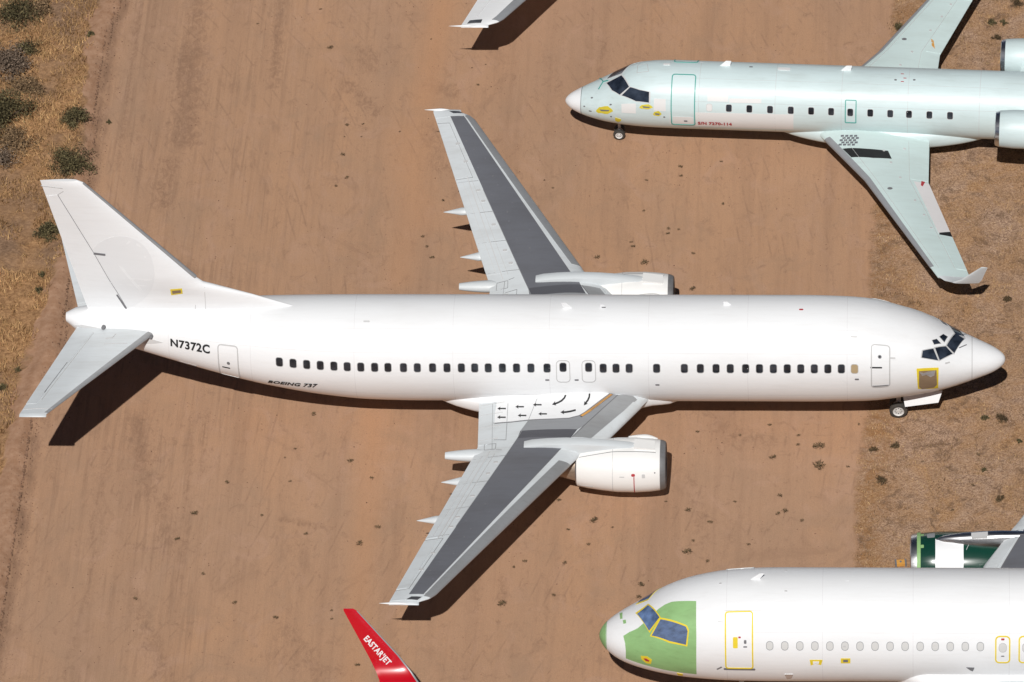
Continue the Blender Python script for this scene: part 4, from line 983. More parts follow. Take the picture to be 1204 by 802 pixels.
m = MB(); px_patch(fa, R8((1048, 470), (1070, 471), (1066, 480), (1060, 478)), SEAM, 'x', off=.02, mb=m); m.build('fairing_inlet', a32)
m = MB(); tube(m, (5.05, 0, 1.95), (5.05, 0, .45), .1, .08, STRUT); tube(m, (5.05, -.28, .38), (5.05, .28, .38), .05, .05, STRUT); ng = m.build('nose_gear', a32)
for sd in (1, -1): wheel(ng, (5.05, .25 * sd, .38), .38, .2)
fr = Fin([(5.6, 28.5, 35.5, .28), (11.7, 34.0, 36.6, .12)]); m = MB(); fr.mesh(m, WHITE); m.build('vertical_fin', a32)

# ================================================================== TWO AIRLINERS OF WHICH ONLY A WING TIP IS IN THE FRAME
FT2 = [(t[0], *t[1:]) for t in FT]
def outer_jet(loc, label, wing_mat, secs, tipfn, body, le_mat):
    r = empty('airliner', loc, ROT, label, 'airliner', 'airliners stored on the dirt')
    f = Fuse(r, FT2); m = MB(); f.mesh(m, body); m.build('fuselage', r)
    for sd in (1, -1):
        w_ = Wing(r, sd, secs); m = MB(); w_.mesh(m, wing_mat); tipfn(w_, m)
        for P in ([fxy(6, w_, .68), fxy(w_.ys[-1] - .5, w_, .7)],): w_.line(m, P, .02, SEAMX)
        wg = m.build('wing', r)
        m = MB(); ye = w_.ys[-1] - .25; le_strip(w_, m, 5.75, ye, .105, .20, .05, le_mat, .02); m.build('slat', wg)
        extra(w_, wg, r)
    fn = Fin(rows); m = MB(); fn.mesh(m, body); m.build('vertical_fin', r)
    for sd in (1, -1):
        w_ = Wing(r, sd, HSEC, 0, .5); m = MB(); w_.mesh(m, body); m.build('horizontal_stabiliser', r)
        g = MB(); tube(g, (18.25, 2.6 * sd, 1.8), (18.25, 2.6 * sd, .5), .15, .11, STRUT); gr = g.build('main_gear', r); wheel(gr, (18.25, 2.6 * sd, .51), .51, .36)
    g = MB(); tube(g, (4.0, 0, 1.35), (4.0, 0, .36), .10, .075, STRUT); gr = g.build('nose_gear', r); wheel(gr, (4.0, .0, .345), .345, .19)
    return r
def le_(w_, y): return (w_.at(y)[0] + .005, y)
def extra(w_, wg, r):
    m = MB(); x0, x1 = w_.at(14.24)[:2]; canoe(m, (x0 + .35, 14.36 * w_.side, 3.25), (x1 + .5, 14.36 * w_.side, 3.26), .055, .06, WHITE, .05); m.build('tip_fairing', wg)
    m = MB(); w_.patch(m, [(x0 + .25, 14.0), (x0 + .3, 14.22), (x0 + .85, 14.22), (x0 + .75, 14.0)], BARE, .02, .3); m.build('tip_light', wg)
outer_jet((0.80, 34.10, 0), 'white airliner beyond the top edge with only its plain white wing tip in view', WHITE, WSEC, lambda w_, m: tip_cap(w_, m, WHITE), WHITE, MGREY)
ESEC = [(0.8, 13.3, 20.6, 1.84, .12), (1.75, 13.9, 20.6, 1.93, .125), (5.05, 16.0, 20.75, 2.26, .125), (5.6, 16.4, 20.9, 2.31, .125), (16.3, 22.55, 24.1, 3.45, .10)]
def extra(w_, wg, r):
    sd = w_.side; Y = lambda y: y * sd; m = MB()
    secs = []
    path = [(16.2, 3.46, 22.62, 24.12), (16.6, 3.53, 22.85, 24.2), (16.88, 3.66, 23.05, 24.32), (17.05, 3.88, 23.27, 24.45), (17.16, 4.2, 23.5, 24.6), (17.70, 5.84, 24.94, 25.42), (17.73, 5.92, 25.08, 25.42)]
    def th(i):
        a = path[max(0, i - 1)]; b = path[min(len(path) - 1, i + 1)]; t = Vector((0, (b[0] - a[0]) * sd, b[1] - a[1])).normalized(); n = Vector((1, 0, 0)).cross(t) * sd; return n * (.05 if i < 5 else .022)
    secs = [((p[2], Y(p[0]), p[1]), (p[3], Y(p[0]), p[1]), th(i)) for i, p in enumerate(path)]
    vs, fs = surf_loft(m, secs, RED, 13); wl = m.build('winglet', wg, label='red blended winglet with white lettering')
    # bare leading edge strip
    m = MB(); s2 = [(Vector(a) - Vector((.015, 0, 0)), Vector(a).lerp(Vector(b), .10 if i < 5 else .12), Vector(t) * 1.12 * .62) for i, (a, b, t) in enumerate(secs)]; surf_loft(m, s2[:-1], LEGREY, 7); m.build('winglet_leading_edge', wl)
    if sd < 0:
        bv = BVHTree.FromPolygons(vs, fs); m = MB(); mi = frame_inv(r); o = mi @ CAM
        d1 = Vector((457.0 - 428.6, 781.0 - 749.6)); Ls = d1.length; d1.normalize(); up = Vector((d1.y, -d1.x)); c = Vector((443.6, 765.0))
        v2, f2 = text_mesh("EASTAR'JET", 1.0, bold=.03); wT = max(v[0] for v in v2) - min(v[0] for v in v2); k = Ls / wT; P = []; ok = True
        for u, v in v2:
            q = c + d1 * (u * k) + up * (v * k * 1.25); d = (mi.to_3x3() @ ray(q.x, q.y)).normalized(); p, n_, i_, ds = bv.ray_cast(o, d)
            if p is None: ok = False; break
            P.append(p - d * .02)
        print('winglet text', ok)
        if ok: m.add(P, f2, WHITE); m.build('airline_lettering', wl)
outer_jet((1.87, -35.30, 0), 'airliner beyond the bottom edge with a tall red winglet lettered in white', RED, ESEC, lambda w_, m: None, WHITE, LEGREY)

# ================================================================== SMALL THINGS ON THE GROUND
o = gp(1059, 661.5, .1); bx = empty('equipment_box', (o.x, o.y, 0), .08, 'small orange equipment box on the gravel beside the dark green engine', 'box')
m = MB(); prism(m, [(-.17, -.12, .02), (.17, -.12, .02), (.17, .12, .02), (-.17, .12, .02)], (0, 0, .12), ORANGE); m.build('box_body', bx, smooth=20)
m = MB()
for x in (-.18, .18): prism(m, [(x - .03, -.14, .0), (x + .03, -.14, .0), (x + .03, .14, .0), (x - .03, .14, .0)], (0, 0, .15), SEAM)
m.build('box_frame', bx, smooth=20)
m = MB(); tube(m, (0, 0, .13), (0, 0, .17), .04, .035, SEAM); m.build('handle', bx)

# ================================================================== GROUND
XL, XR, YB, YT = -46.0, 6.0, -20.0, 32.0; ST = .2
gx = np.array([-4000, -1500, -600, -250, -120, -70, -54, -49] + list(np.arange(XL, XR + .01, ST)) + [9, 14, 30, 80, 210, 560, 1460, 4000])
gy = np.array([-4000, -1500, -600, -250, -120, -60, -36, -26, -22] + list(np.arange(YB, YT + .01, ST)) + [35, 41, 60, 110, 240, 590, 1490, 4000])
def pl(pts): q = [gp(*p) for p in pts]; return np.array([a.x for a in q]), np.array([a.y for a in q])
bx_, by_ = pl([(143, 0), (128, 40), (118, 86), (113, 123), (108, 180), (92, 300), (80, 345), (71, 418), (50, 470), (34, 508), (19, 628), (4, 711), (-10, 800)])
gx_, gy_ = pl([(112, 0), (107, 34), (101, 86), (99, 123), (94, 173), (92, 215), (74, 300), (56, 345), (45, 388), (30, 425), (11, 500), (-4, 570), (-30, 700), (-45, 800)])
rx_, ry_ = pl([(1052, 0), (1040, 120), (1026, 280), (1022, 480), (1012, 560), (1008, 664), (1000, 800)])
def edge(px_, py_):
    i = np.argsort(py_); return lambda y: np.interp(y, py_[i], px_[i])
eb, eg, er = edge(bx_, by_), edge(gx_, gy_), edge(rx_, ry_)
X, Y = np.meshgrid(gx, gy, indexing='ij'); n1, n2 = X.shape
def vnoise(x, y, s, seed):
    r = np.random.default_rng(seed); T = r.random((256, 256)); x = x / s; y = y / s; i = np.floor(x).astype(int); j = np.floor(y).astype(int); fx, fy = x - i, y - j
    fx = fx * fx * (3 - 2 * fx); fy = fy * fy * (3 - 2 * fy); g = lambda a, b: T[a % 256, b % 256]
    return (g(i, j) * (1 - fx) + g(i + 1, j) * fx) * (1 - fy) + (g(i, j + 1) * (1 - fx) + g(i + 1, j + 1) * fx) * fy
wob = (vnoise(X, Y, .7, 1) - .5) * .35 + (vnoise(X, Y, .3, 2) - .5) * .2
dB = X - eb(Y) + wob * .5; dG = X - eg(Y) + wob * 1.6; dR = X - er(Y) + wob * .8
fine = (X > XL) & (X < XR) & (Y > YB) & (Y < YT)
Z = np.zeros_like(X)
ridge = np.exp(-((dB + .45) / .42) ** 2) * (.16 + .10 * vnoise(X, Y, .8, 3)); ditch = -np.exp(-((dB - .25) / .3) ** 2) * .05
step_ = 1 / (1 + np.exp(np.clip(dB * 14, -40, 40))) * .08
Z += (ridge + ditch + step_) * fine
Z += np.where(dG < 0, (vnoise(X, Y, .6, 4) - .4) * .12, 0) * fine
Z += np.where(dR > 0, np.minimum(dR, 1) * (vnoise(X, Y, .5, 5) - .5) * .05, 0) * fine
Z += (vnoise(X, Y, 1.5, 6) - .5) * .02 * fine
def ground_z(x, y):
    i = int(np.clip(np.searchsorted(gx, x) - 1, 0, n1 - 2)); j = int(np.clip(np.searchsorted(gy, y) - 1, 0, n2 - 2)); return float(Z[i, j] + Z[i+1, j] + Z[i, j+1] + Z[i+1, j+1]) / 4
me = bpy.data.meshes.new('ground')
V = np.stack([X.ravel(), Y.ravel(), Z.ravel()], 1); idx = np.arange(n1 * n2).reshape(n1, n2)
Fq = np.stack([idx[:-1, :-1].ravel(), idx[1:, :-1].ravel(), idx[1:, 1:].ravel(), idx[:-1, 1:].ravel()], 1)
me.vertices.add(len(V)); me.vertices.foreach_set('co', V.ravel()); me.loops.add(Fq.size); me.loops.foreach_set('vertex_index', Fq.ravel())
me.polygons.add(len(Fq)); me.polygons.foreach_set('loop_start', np.arange(0, Fq.size, 4)); me.update(calc_edges=True)
me.polygons.foreach_set('use_smooth', [True] * len(Fq))
def blobs(L):
    A = np.zeros_like(X)
    for x0, y0, x1, y1, wd, amp in L:
        a, b = gp(x0, y0), gp(x1, y1); dx, dy = b.x - a.x, b.y - a.y; t = np.clip(((X - a.x) * dx + (Y - a.y) * dy) / (dx * dx + dy * dy + 1e-6), 0, 1)
        d2 = (X - a.x - t * dx) ** 2 + (Y - a.y - t * dy) ** 2; A = np.maximum(A, .95 * amp * np.exp(-(d2 / (wd / 1.7) ** 2)))
    return A
dark = blobs([(232, 0, 226, 90, .9, .8), (226, 60, 218, 165, 1.2, 1), (165, 0, 140, 200, .25, .8), (185, 0, 160, 190, .2, .6), (330, 0, 322, 100, .5, .9), (200, 190, 190, 240, .9, .8), (428, 60, 435, 80, .9, .7), (410, 100, 440, 130, .7, .8), (505, 100, 530, 108, .9, .9), (500, 150, 520, 200, .8, .6),
 (160, 490, 175, 580, .7, .9), (192, 590, 200, 640, .9, .7), (150, 640, 205, 650, .3, .8), (160, 700, 190, 790, .8, .6), (330, 610, 390, 622, .3, .8), (338, 740, 380, 800, 1.0, .6), (320, 770, 400, 790, .8, .5), (590, 680, 592, 710, .35, .9), (840, 500, 900, 520, .9, .6), (810, 560, 830, 640, .6, .5), (640, 60, 660, 110, .5, .5), (705, 85, 712, 40, .4, .5), (932, 168, 936, 169, .35, 1),
 (20, 600, 60, 480, .5, .5), (60, 560, 90, 440, .4, .5), (105, 640, 130, 520, .3, .6), (75, 800, 125, 600, .25, .6), (225, 500, 215, 700, .22, .7), (245, 480, 235, 560, .15, .6), (1020, 100, 1025, 160, .3, .6)])
orange = blobs([(520, 0, 500, 120, 1.2, .8), (500, 120, 470, 330, 1.3, .55), (440, 480, 428, 640, 1.1, .7), (428, 640, 415, 800, 1.0, .6), (480, 160, 490, 260, 1.6, .6), (300, 480, 290, 560, 1.2, .25)])
for nm, arr in (('dB', dB), ('dG', dG), ('dR', dR), ('dark', dark), ('orange', orange)):
    at = me.attributes.new(nm, 'FLOAT', 'POINT'); at.data.foreach_set('value', np.clip(arr, -50, 50).ravel().astype(np.float32))
gm, nt, b = new_mat('bare_dirt')
tc = nt.nodes.new('ShaderNodeTexCoord'); P0 = tc.outputs['Object']
def mp_(sc, rot=0.0):
    n = nt.nodes.new('ShaderNodeMapping'); n.inputs['Scale'].default_value = sc; n.inputs['Rotation'].default_value = (0, 0, rot); nt.links.new(P0, n.inputs['Vector']); return n.outputs[0]
def attr(nm): n = nt.nodes.new('ShaderNodeAttribute'); n.attribute_name = nm; return n.outputs['Fac']
DIRT = (.405, .250, .160); DIRT2 = (.30, .18, .115); DIRTO = (.46, .268, .158); DIRTG = (.345, .222, .145)
c = mixc(nt, ramp(nt, noise(nt, mp_((.16, .045, 1)), 1.0, 5, .6, .6), .38, .66), DIRT, DIRTO)
c = mixc(nt, mth(nt, 'MULTIPLY', ramp(nt, noise(nt, mp_((.9, .045, 1), .02), 1.0, 6, .62, .3), .50, .74), .6), c, DIRT2)          # long graded bands
c = mixc(nt, mth(nt, 'MULTIPLY', ramp(nt, noise(nt, mp_((4.5, .16, 1), .015), 1.0, 5, .6, .2), .50, .72), .34), c, DIRT2)           # wheel
lf = mth(nt, 'MULTIPLY', ramp(nt, attr('dB'), 13.0, 6.0), ramp(nt, noise(nt, mp_((.45, .22, 1)), 1.3, 5, .6, .6), .38, .58))
c = mixc(nt, mth(nt, 'MULTIPLY', ramp(nt, noise(nt, mp_((.38, .26, 1), .3), 1.7, 9, .66, 1.4), .52, .68), .55), c, (.46, .285, .195))   # pale worn patches
c = mixc(nt, mth(nt, 'MULTIPLY', ramp(nt, noise(nt, mp_((.7, .5, 1), -.4), 2.3, 10, .72, 1.6), .56, .68), .5), c, (.235, .14, .092))   # dark scuffed patches
arc = nt.nodes.new('ShaderNodeTexWave'); arc.wave_type = 'RINGS'; arc.rings_direction = 'Z'; arc.inputs['Scale'].default_value = .55; arc.inputs['Distortion'].default_value = 2.5; arc.inputs['Detail'].default_value = 3; arc.inputs['Detail Scale'].default_value = .4
mo = nt.nodes.new('ShaderNodeMapping'); mo.inputs['Location'].default_value = (62, -3, 0); nt.links.new(P0, mo.inputs['Vector']); nt.links.new(mo.outputs[0], arc.inputs['Vector'])
am = mth(nt, 'MULTIPLY', ramp(nt, arc.outputs['Fac'], .93, .99), ramp(nt, noise(nt, mp_((.3, .3, 1)), 2.1, 7, .7, .5), .50, .62))
c = mixc(nt, mth(nt, 'MULTIPLY', am, .38), c, (.24, .145, .096))   # turning wheel tracks
c = mixc(nt, mth(nt, 'MULTIPLY', mth(nt, 'MULTIPLY', ramp(nt, noise(nt, mp_((6.5, .22, 1), .02), 1.0, 4, .55, .25), .50, .62), lf), .36), c, (.22, .134, .088))
c = mixc(nt, mth(nt, 'MULTIPLY', mth(nt, 'MULTIPLY', ramp(nt, noise(nt, mp_((3.0, .12, 1), .02), 3.7, 4, .55, .25), .56, .66), lf), .30), c, (.46, .30, .20))
c = mixc(nt, mth(nt, 'MULTIPLY', ramp(nt, noise(nt, mp_((.5, .4, 1)), 1.0, 8, .65, .8), .52, .72), .55), c, DIRTG)
blot = ramp(nt, noise(nt, mp_((.42, .3, 1)), 1.0, 9, .7, 1.2), .58, .70)
c = mixc(nt, mth(nt, 'MULTIPLY', blot, .6), c, DIRT2)
c = mixc(nt, mth(nt, 'MULTIPLY', ramp(nt, noise(nt, mp_((3.2, 2.2, 1)), 1.0, 9, .8, .5), .58, .70), .55), c, (.19, .108, .07))      # scuffs
st = ramp(nt, mth(nt, 'ADD', attr('dark'), mth(nt, 'MULTIPLY', mth(nt, 'SUBTRACT', noise(nt, mp_((4.2, 2.6, 1)), 1.0, 9, .8, .8), .5), 3.6)), .3, 1.1)
c = mixc(nt, mth(nt, 'MULTIPLY', st, .6), c, (.215, .125, .082))
c = mixc(nt, mth(nt, 'MULTIPLY', ramp(nt, attr('orange'), .1, 1.0), .8), c, (.49, .262, .14))
c = mixc(nt, mth(nt, 'MULTIPLY', ramp(nt, noise(nt, mp_((1, 1, 1)), 22.0, 5, .75), .40, .70), .38), c, (.21, .124, .08))
# gravel and scrub strip on the right
gv = nt.nodes.new('ShaderNodeTexVoronoi'); gv.inputs['Scale'].default_value = 24; nt.links.new(P0, gv.inputs['Vector'])
sx = nt.nodes.new('ShaderNodeSeparateColor'); nt.links.new(gv.outputs['Color'], sx.inputs[0])
g1 = mixc(nt, ramp(nt, sx.outputs[0], .1, .9), (.24, .15, .10), (.50, .335, .23))
g1 = mixc(nt, ramp(nt, noise(nt, mp_((.5, .5, 1)), 1.0, 8, .7, .8), .38, .62), g1, mixc(nt, ramp(nt, sx.outputs[1], .2, .8), (.28, .155, .075), (.44, .265, .145)))
g1 = mixc(nt, mth(nt, 'MULTIPLY', ramp(nt, noise(nt, mp_((1.3, 1.3, 1)), 1.0, 9, .75, 1.0), .51, .64), .75), g1, (.13, .08, .05))
g1 = mixc(nt, mth(nt, 'MULTIPLY', ramp(nt, noise(nt, mp_((1, 1, 1)), 14.0, 6, .8), .52, .68), .5), g1, (.12, .075, .045))
fR = ramp(nt, mth(nt, 'ADD', attr('dR'), mth(nt, 'MULTIPLY', mth(nt, 'SUBTRACT', noise(nt, mp_((1, 1, 1)), 3.0, 7, .75), .5), 1.0)), -.12, .12)
c = mixc(nt, fR, c, g1)
# berm and dry grass on the left
bm = mixc(nt, ramp(nt, noise(nt, mp_((1, 1, 1)), 3.0, 8, .7), .4, .65), (.31, .175, .105), (.40, .245, .16))
eg_ = mth(nt, 'MULTIPLY', mth(nt, 'MULTIPLY', ramp(nt, attr('dR'), -.2, .15), ramp(nt, attr('dR'), 1.6, .3)), ramp(nt, noise(nt, mp_((1, 1, 1)), 2.4, 8, .75, .8), .42, .6))
c = mixc(nt, mth(nt, 'MULTIPLY', eg_, .75), c, (.27, .135, .055))
fB = ramp(nt, attr('dB'), .08, -.05); c = mixc(nt, fB, c, bm)
sc_ = mth(nt, 'MULTIPLY', mth(nt, 'MULTIPLY', ramp(nt, attr('dB'), -.1, .12), ramp(nt, attr('dB'), .55, .22)), ramp(nt, noise(nt, mp_((2, .7, 1)), 1.0, 6, .7), .35, .6))
c = mixc(nt, mth(nt, 'MULTIPLY', sc_, .6), c, (.17, .10, .066))
gr_ = mixc(nt, ramp(nt, noise(nt, mp_((1, 1, 1)), 5.0, 9, .8, .6), .38, .62), (.20, .105, .048), (.50, .29, .145))
gr_ = mixc(nt, ramp(nt, noise(nt, mp_((.35, .25, 1)), 1.0, 6, .6), .45, .62), gr_, mixc(nt, ramp(nt, noise(nt, mp_((1, 1, 1)), 6.0, 8, .8), .35, .65), (.15, .09, .055), (.36, .225, .14)))
fG = ramp(nt, attr('dG'), .06, -.06); c = mixc(nt, fG, c, gr_)
nt.links.new(c, b.inputs['Base Color']); b.inputs['Roughness'].default_value = .95; b.inputs['Specular IOR Level'].default_value = .15
bp = nt.nodes.new('ShaderNodeBump'); bp.inputs['Distance'].default_value = .05; bp.inputs['Strength'].default_value = .8
rough = mth(nt, 'ADD', mth(nt, 'MULTIPLY', noise(nt, mp_((1, 1, 1)), 9.0, 8, .7), mth(nt, 'ADD', .25, mth(nt, 'ADD', mth(nt, 'MULTIPLY', fR, .9), mth(nt, 'MULTIPLY', fG, 1.4)))), mth(nt, 'MULTIPLY', noise(nt, mp_((5, .3, 1)), 1.0, 6, .7), .6))
nt.links.new(rough, bp.inputs['Height']); nt.links.new(bp.outputs[0], b.inputs['Normal'])
me.materials.append(gm); go = bpy.data.objects.new('ground', me); COL.objects.link(go); go['kind'] = 'structure'

# ------------------------------------------------------------------ vegetation
def leafmat(name, a, b_, rough=.8):
    m, nt, b = new_mat(name); oi = nt.nodes.new('ShaderNodeAttribute'); oi.attribute_name = 'tint'
    nt.links.new(mixc(nt, oi.outputs['Fac'], a, b_), b.inputs['Base Color']); b.inputs['Roughness'].default_value = rough; b.inputs['Specular IOR Level'].default_value = .2; return m
STRAW = leafmat('dry_straw', (.17, .088, .036), (.66, .42, .20)); STRAW2 = leafmat('grey_straw', (.09, .055, .03), (.62, .41, .21))
OLIVE = leafmat('olive_leaves', (.018, .017, .009), (.20, .165, .08)); TWIG = leafmat('grey_twigs', (.09, .065, .045), (.29, .215, .16)); WEED = leafmat('weed_leaves', (.05, .036, .020), (.17, .115, .06))
def tri_mesh(name, V, tint, mat):
    n = len(V) // 3; me = bpy.data.meshes.new(name); me.vertices.add(len(V)); me.vertices.foreach_set('co', np.asarray(V, np.float32).ravel())
    me.loops.add(n * 3); me.loops.foreach_set('vertex_index', np.arange(n * 3)); me.polygons.add(n); me.polygons.foreach_set('loop_start', np.arange(0, n * 3, 3)); me.update(calc_edges=True)
    at = me.attributes.new('tint', 'FLOAT', 'POINT'); at.data.foreach_set('value', np.repeat(tint, 3).astype(np.float32)); me.materials.append(mat); return me
def blades(px_, py_, pz_, L, W_, lean, seed):
    r = np.random.default_rng(seed); n = len(px_); a = r.random(n) * 6.283; t = r.random(n) * lean; d = np.stack([np.cos(a) * np.sin(t), np.sin(a) * np.sin(t), np.cos(t)], 1)
    b_ = r.random(n) * 6.283; s = np.stack([np.cos(b_), np.sin(b_), np.zeros(n)], 1) * W_[:, None] / 2; o = np.stack([px_, py_, pz_], 1)
    V = np.empty((n, 3, 3)); V[:, 0] = o - s; V[:, 1] = o + s; V[:, 2] = o + d * L[:, None]; return V.reshape(-1, 3)
def gz(x, y):
    i = np.clip(np.searchsorted(gx, x) - 1, 0, n1 - 2); j = np.clip(np.searchsorted(gy, y) - 1, 0, n2 - 2); return (Z[i, j] + Z[i+1, j+1]) / 2
N = 90000; x = rng.uniform(-45, -34, N); y = rng.uniform(-16, 30, N)
den = vnoise(x, y, 1.1, 21) * .6 + vnoise(x, y, .35, 22) * .4
k = (x < eg(y) + (vnoise(x, y, .5, 23) - .5) * .5) & (den > .36); x, y, den = x[k], y[k], den[k]
L = rng.uniform(.10, .34, len(x)) * (.35 + den * 1.1); V = blades(x, y, gz(x, y) - .01, L, rng.uniform(.02, .055, len(x)), 1.1, 3)
o = bpy.data.objects.new('dry_grass', tri_mesh('dry_grass', V, np.clip(rng.random(len(x)) * .55 + vnoise(x, y, 1.4, 24) * .55 + vnoise(x, y, .35, 25) * .5 - .35, 0, 1), STRAW)); COL.objects.link(o); tag(o, 'golden dry grass covering the strip left of the graded dirt', 'grass', kind='stuff')
N = 70000; x = rng.uniform(-6.5, 5, N); y = rng.uniform(-16, 30, N)
den = vnoise(x, y, .9, 31) * .55 + vnoise(x, y, .3, 32) * .45; edgeb = np.exp(-((x - er(y) - .6) / .7) ** 2) * .16
k = (x > er(y) + (vnoise(x, y, .5, 33) - .5) * .6) & (den + edgeb > .53); x, y, den = x[k], y[k], den[k]
V = blades(x, y, gz(x, y) - .01, rng.uniform(.05, .17, len(x)), rng.uniform(.015, .035, len(x)), 1.25, 4)
o = bpy.data.objects.new('sparse_weeds', tri_mesh('sparse_weeds', V, np.clip(rng.random(len(x)) * .6 + vnoise(x, y, .8, 34) * .9 - .3, 0, 1), STRAW2)); COL.objects.link(o); tag(o, 'sparse dry weeds scattered over the gravel strip on the right', 'weeds', kind='stuff')
# pebbles and clods
def rocks(name, x, y, s, mat, label, cat):
    n = len(x); T = np.array([(1, 0, -.3), (-.5, .87, -.3), (-.5, -.87, -.3), (0, 0, .8)]); F = [(0, 1, 3), (1, 2, 3), (2, 0, 3)]; r = np.random.default_rng(5); a = r.random(n) * 6.283; z = gz(x, y)
    V = np.empty((n, 9, 3))
    P = np.stack([np.stack([x + s * (np.cos(a) * t[0] - np.sin(a) * t[1]) * (.8 + .4 * r.random(n)), y + s * (np.sin(a) * t[0] + np.cos(a) * t[1]), z + s * t[2]], 1) for t in T], 1)
    for fi, f in enumerate(F):
        for vi, v in enumerate(f): V[:, fi * 3 + vi] = P[:, v]
    o = bpy.data.objects.new(name, tri_mesh(name, V.reshape(-1, 3), np.repeat(r.random(n), 3), mat)); COL.objects.link(o); tag(o, label, cat, kind='stuff')
PEB = leafmat('pebble_stone', (.16, .10, .07), (.46, .32, .24), .9)
x = rng.uniform(-6, 4, 26000); y = rng.uniform(-16, 28, 26000); k = x > er(y) - .05; rocks('gravel', x[k], y[k], rng.uniform(.012, .035, k.sum()), PEB, 'loose gravel lying over the strip on the right', 'gravel')
x = rng.uniform(-40, -4, 5200); y = rng.uniform(-16, 28, 5200); k = (vnoise(x, y, 2.2, 41) > .55) & (x > eb(y)); 
bb = rng.uniform(-16, 28, 5200); bxx = eb(bb) + np.where(np.arange(5200) % 2 == 0, rng.normal(.02, .06, 5200), rng.normal(.0, .3, 5200))
x = np.concatenate([x[k], bxx]); y = np.concatenate([y[k], bb]); rocks('dirt_clods', x, y, rng.uniform(.012, .05, len(x)) * np.where(np.arange(len(x)) % 2 == 0, 1, .8), leafmat('clod_soil', (.12, .07, .045), (.30, .18, .12), .95), 'small brown clods scattered on the graded dirt', 'clods')
# bushes: stems + leaf clumps
def bush(name, px, py, R, Hh, mat, label, seed, leaves=2600, group=None, twig=True, lsz=.05):
    p = gp(px, py, .1); r = np.random.default_rng(seed); z0 = ground_z(p.x, p.y)
    root = empty(name, (p.x, p.y, z0), 0, label, 'shrub' if name == 'desert_shrub' else 'weed', group)
    nb = 26 if leaves > 500 else 12; tips = []; m = MB()
    for i in range(nb):
        a = r.random() * 6.283; e = r.random() ** .7; q = Vector((math.cos(a) * R * e * (.7 + .45 * r.random()), math.sin(a) * R * e * (.7 + .45 * r.random()), Hh * (1.05 - .65 * e * e) * (.75 + .4 * r.random()))); tips.append(q)
        mid = q * .5 + Vector((0, 0, Hh * .08)); tube(m, (0, 0, -.03), mid, .018 * (R + .3), .010 * (R + .3), TWIG, 5); tube(m, mid, q, .010 * (R + .3), .004, TWIG, 5)
    m.build('stems', root)
    cl = np.array([tuple(t) for t in tips]); w = r.integers(0, nb, leaves); f = r.random(leaves) ** .5
    c = cl[w] * (.45 + .6 * f)[:, None] + r.normal(0, R * .15, (leaves, 3)); c[:, 2] = np.maximum(c[:, 2], .01)
    V = np.empty((leaves, 3, 3)); u = r.normal(0, 1, (leaves, 3)); u /= np.linalg.norm(u, axis=1)[:, None]; v = np.cross(u, r.normal(0, 1, (leaves, 3))); v /= np.linalg.norm(v, axis=1)[:, None]; s = lsz * (.5 + r.random(leaves))[:, None]
    V[:, 0] = c - v * s * .35; V[:, 1] = c + v * s * .35; V[:, 2] = c + u * s * 1.6
    hg = np.repeat(r.random(nb), 1)[w]; t = np.clip(.45 * hg + .75 * r.random(leaves) ** 2, 0, 1)
    o = bpy.data.objects.new('foliage', tri_mesh('foliage', V.reshape(-1, 3), t, mat)); COL.objects.link(o); o.parent = root
    return root
B = 'desert shrubs on the left strip'
bush('desert_shrub', 6, 142, 1.25, .95, OLIVE, 'large dark olive bush at the left edge, upper left, biggest of the shrubs', 1, 5200, B, lsz=.055)
bush('desert_shrub', 10, 80, 1.15, .55, TWIG, 'grey leafless scrub between the top left corner bush and the large dark one', 2, 3600, B, lsz=.06)
bush('desert_shrub', 20, 22, 1.05, .6, OLIVE, 'olive green bush in the top left corner of the lot', 3, 3000, B)
bush('desert_shrub', 34, 62, .55, .35, OLIVE, 'small ragged bush right of the grey leafless scrub', 9, 900, B)
bush('desert_shrub', 91, 147, .62, .55, OLIVE, 'upright bush on the bare verge above the white tail fin', 4, 2000, B)
bush('desert_shrub', 84, 196, .95, .55, OLIVE, 'low spreading bush right behind the tip of the white tail fin', 5, 3200, B)
bush('desert_shrub', 107, 45, .17, .2, OLIVE, 'small round dark tuft on the verge near the top of the lot', 6, 500, B, lsz=.035)
bush('desert_shrub', 57, 276, .5, .42, OLIVE, 'bush beside the trailing edge of the white tail fin', 7, 1700, B)
for i, (px, py, R, H, lb) in enumerate(((30, 108, .8, .32, 'low brown scrub patch right of the grey leafless scrub'), (14, 168, .9, .3, 'low brown scrub patch touching the large dark bush from below'), (44, 12, .7, .25, 'low brown scrub patch beside the top left corner bush'))):
    bush('desert_shrub', px, py, R, H, leafmat('brown_scrub', (.09, .058, .033), (.34, .225, .125)), lb, 60 + i, 2600, B, lsz=.055)
bush('desert_shrub', 4, 192, .75, .35, TWIG, 'dull grey scrub at the left edge under the large dark bush', 8, 1500, B)
bush('desert_shrub', 49, 325, .18, .16, OLIVE, 'small tuft left of the tail cone, upper of a pair', 10, 420, B, lsz=.035)
bush('desert_shrub', 46, 344, .20, .18, OLIVE, 'small tuft left of the tail cone, lower of a pair', 11, 460, B, lsz=.035)
bush('desert_shrub', 21, 436, .13, .13, OLIVE, 'tiny tuft on the dry grass level with the tailplane', 12, 260, B, lsz=.03)
bush('desert_shrub', 3, 458, .20, .22, OLIVE, 'dark tuft at the left edge beside the tailplane tip', 13, 460, B, lsz=.035)
bush('desert_shrub', 128, 142, .11, .1, OLIVE, 'tiny dark tuft alone on the dirt right of the verge', 14, 240, B, lsz=.03)
G2 = 'low weeds on the gravel strip'
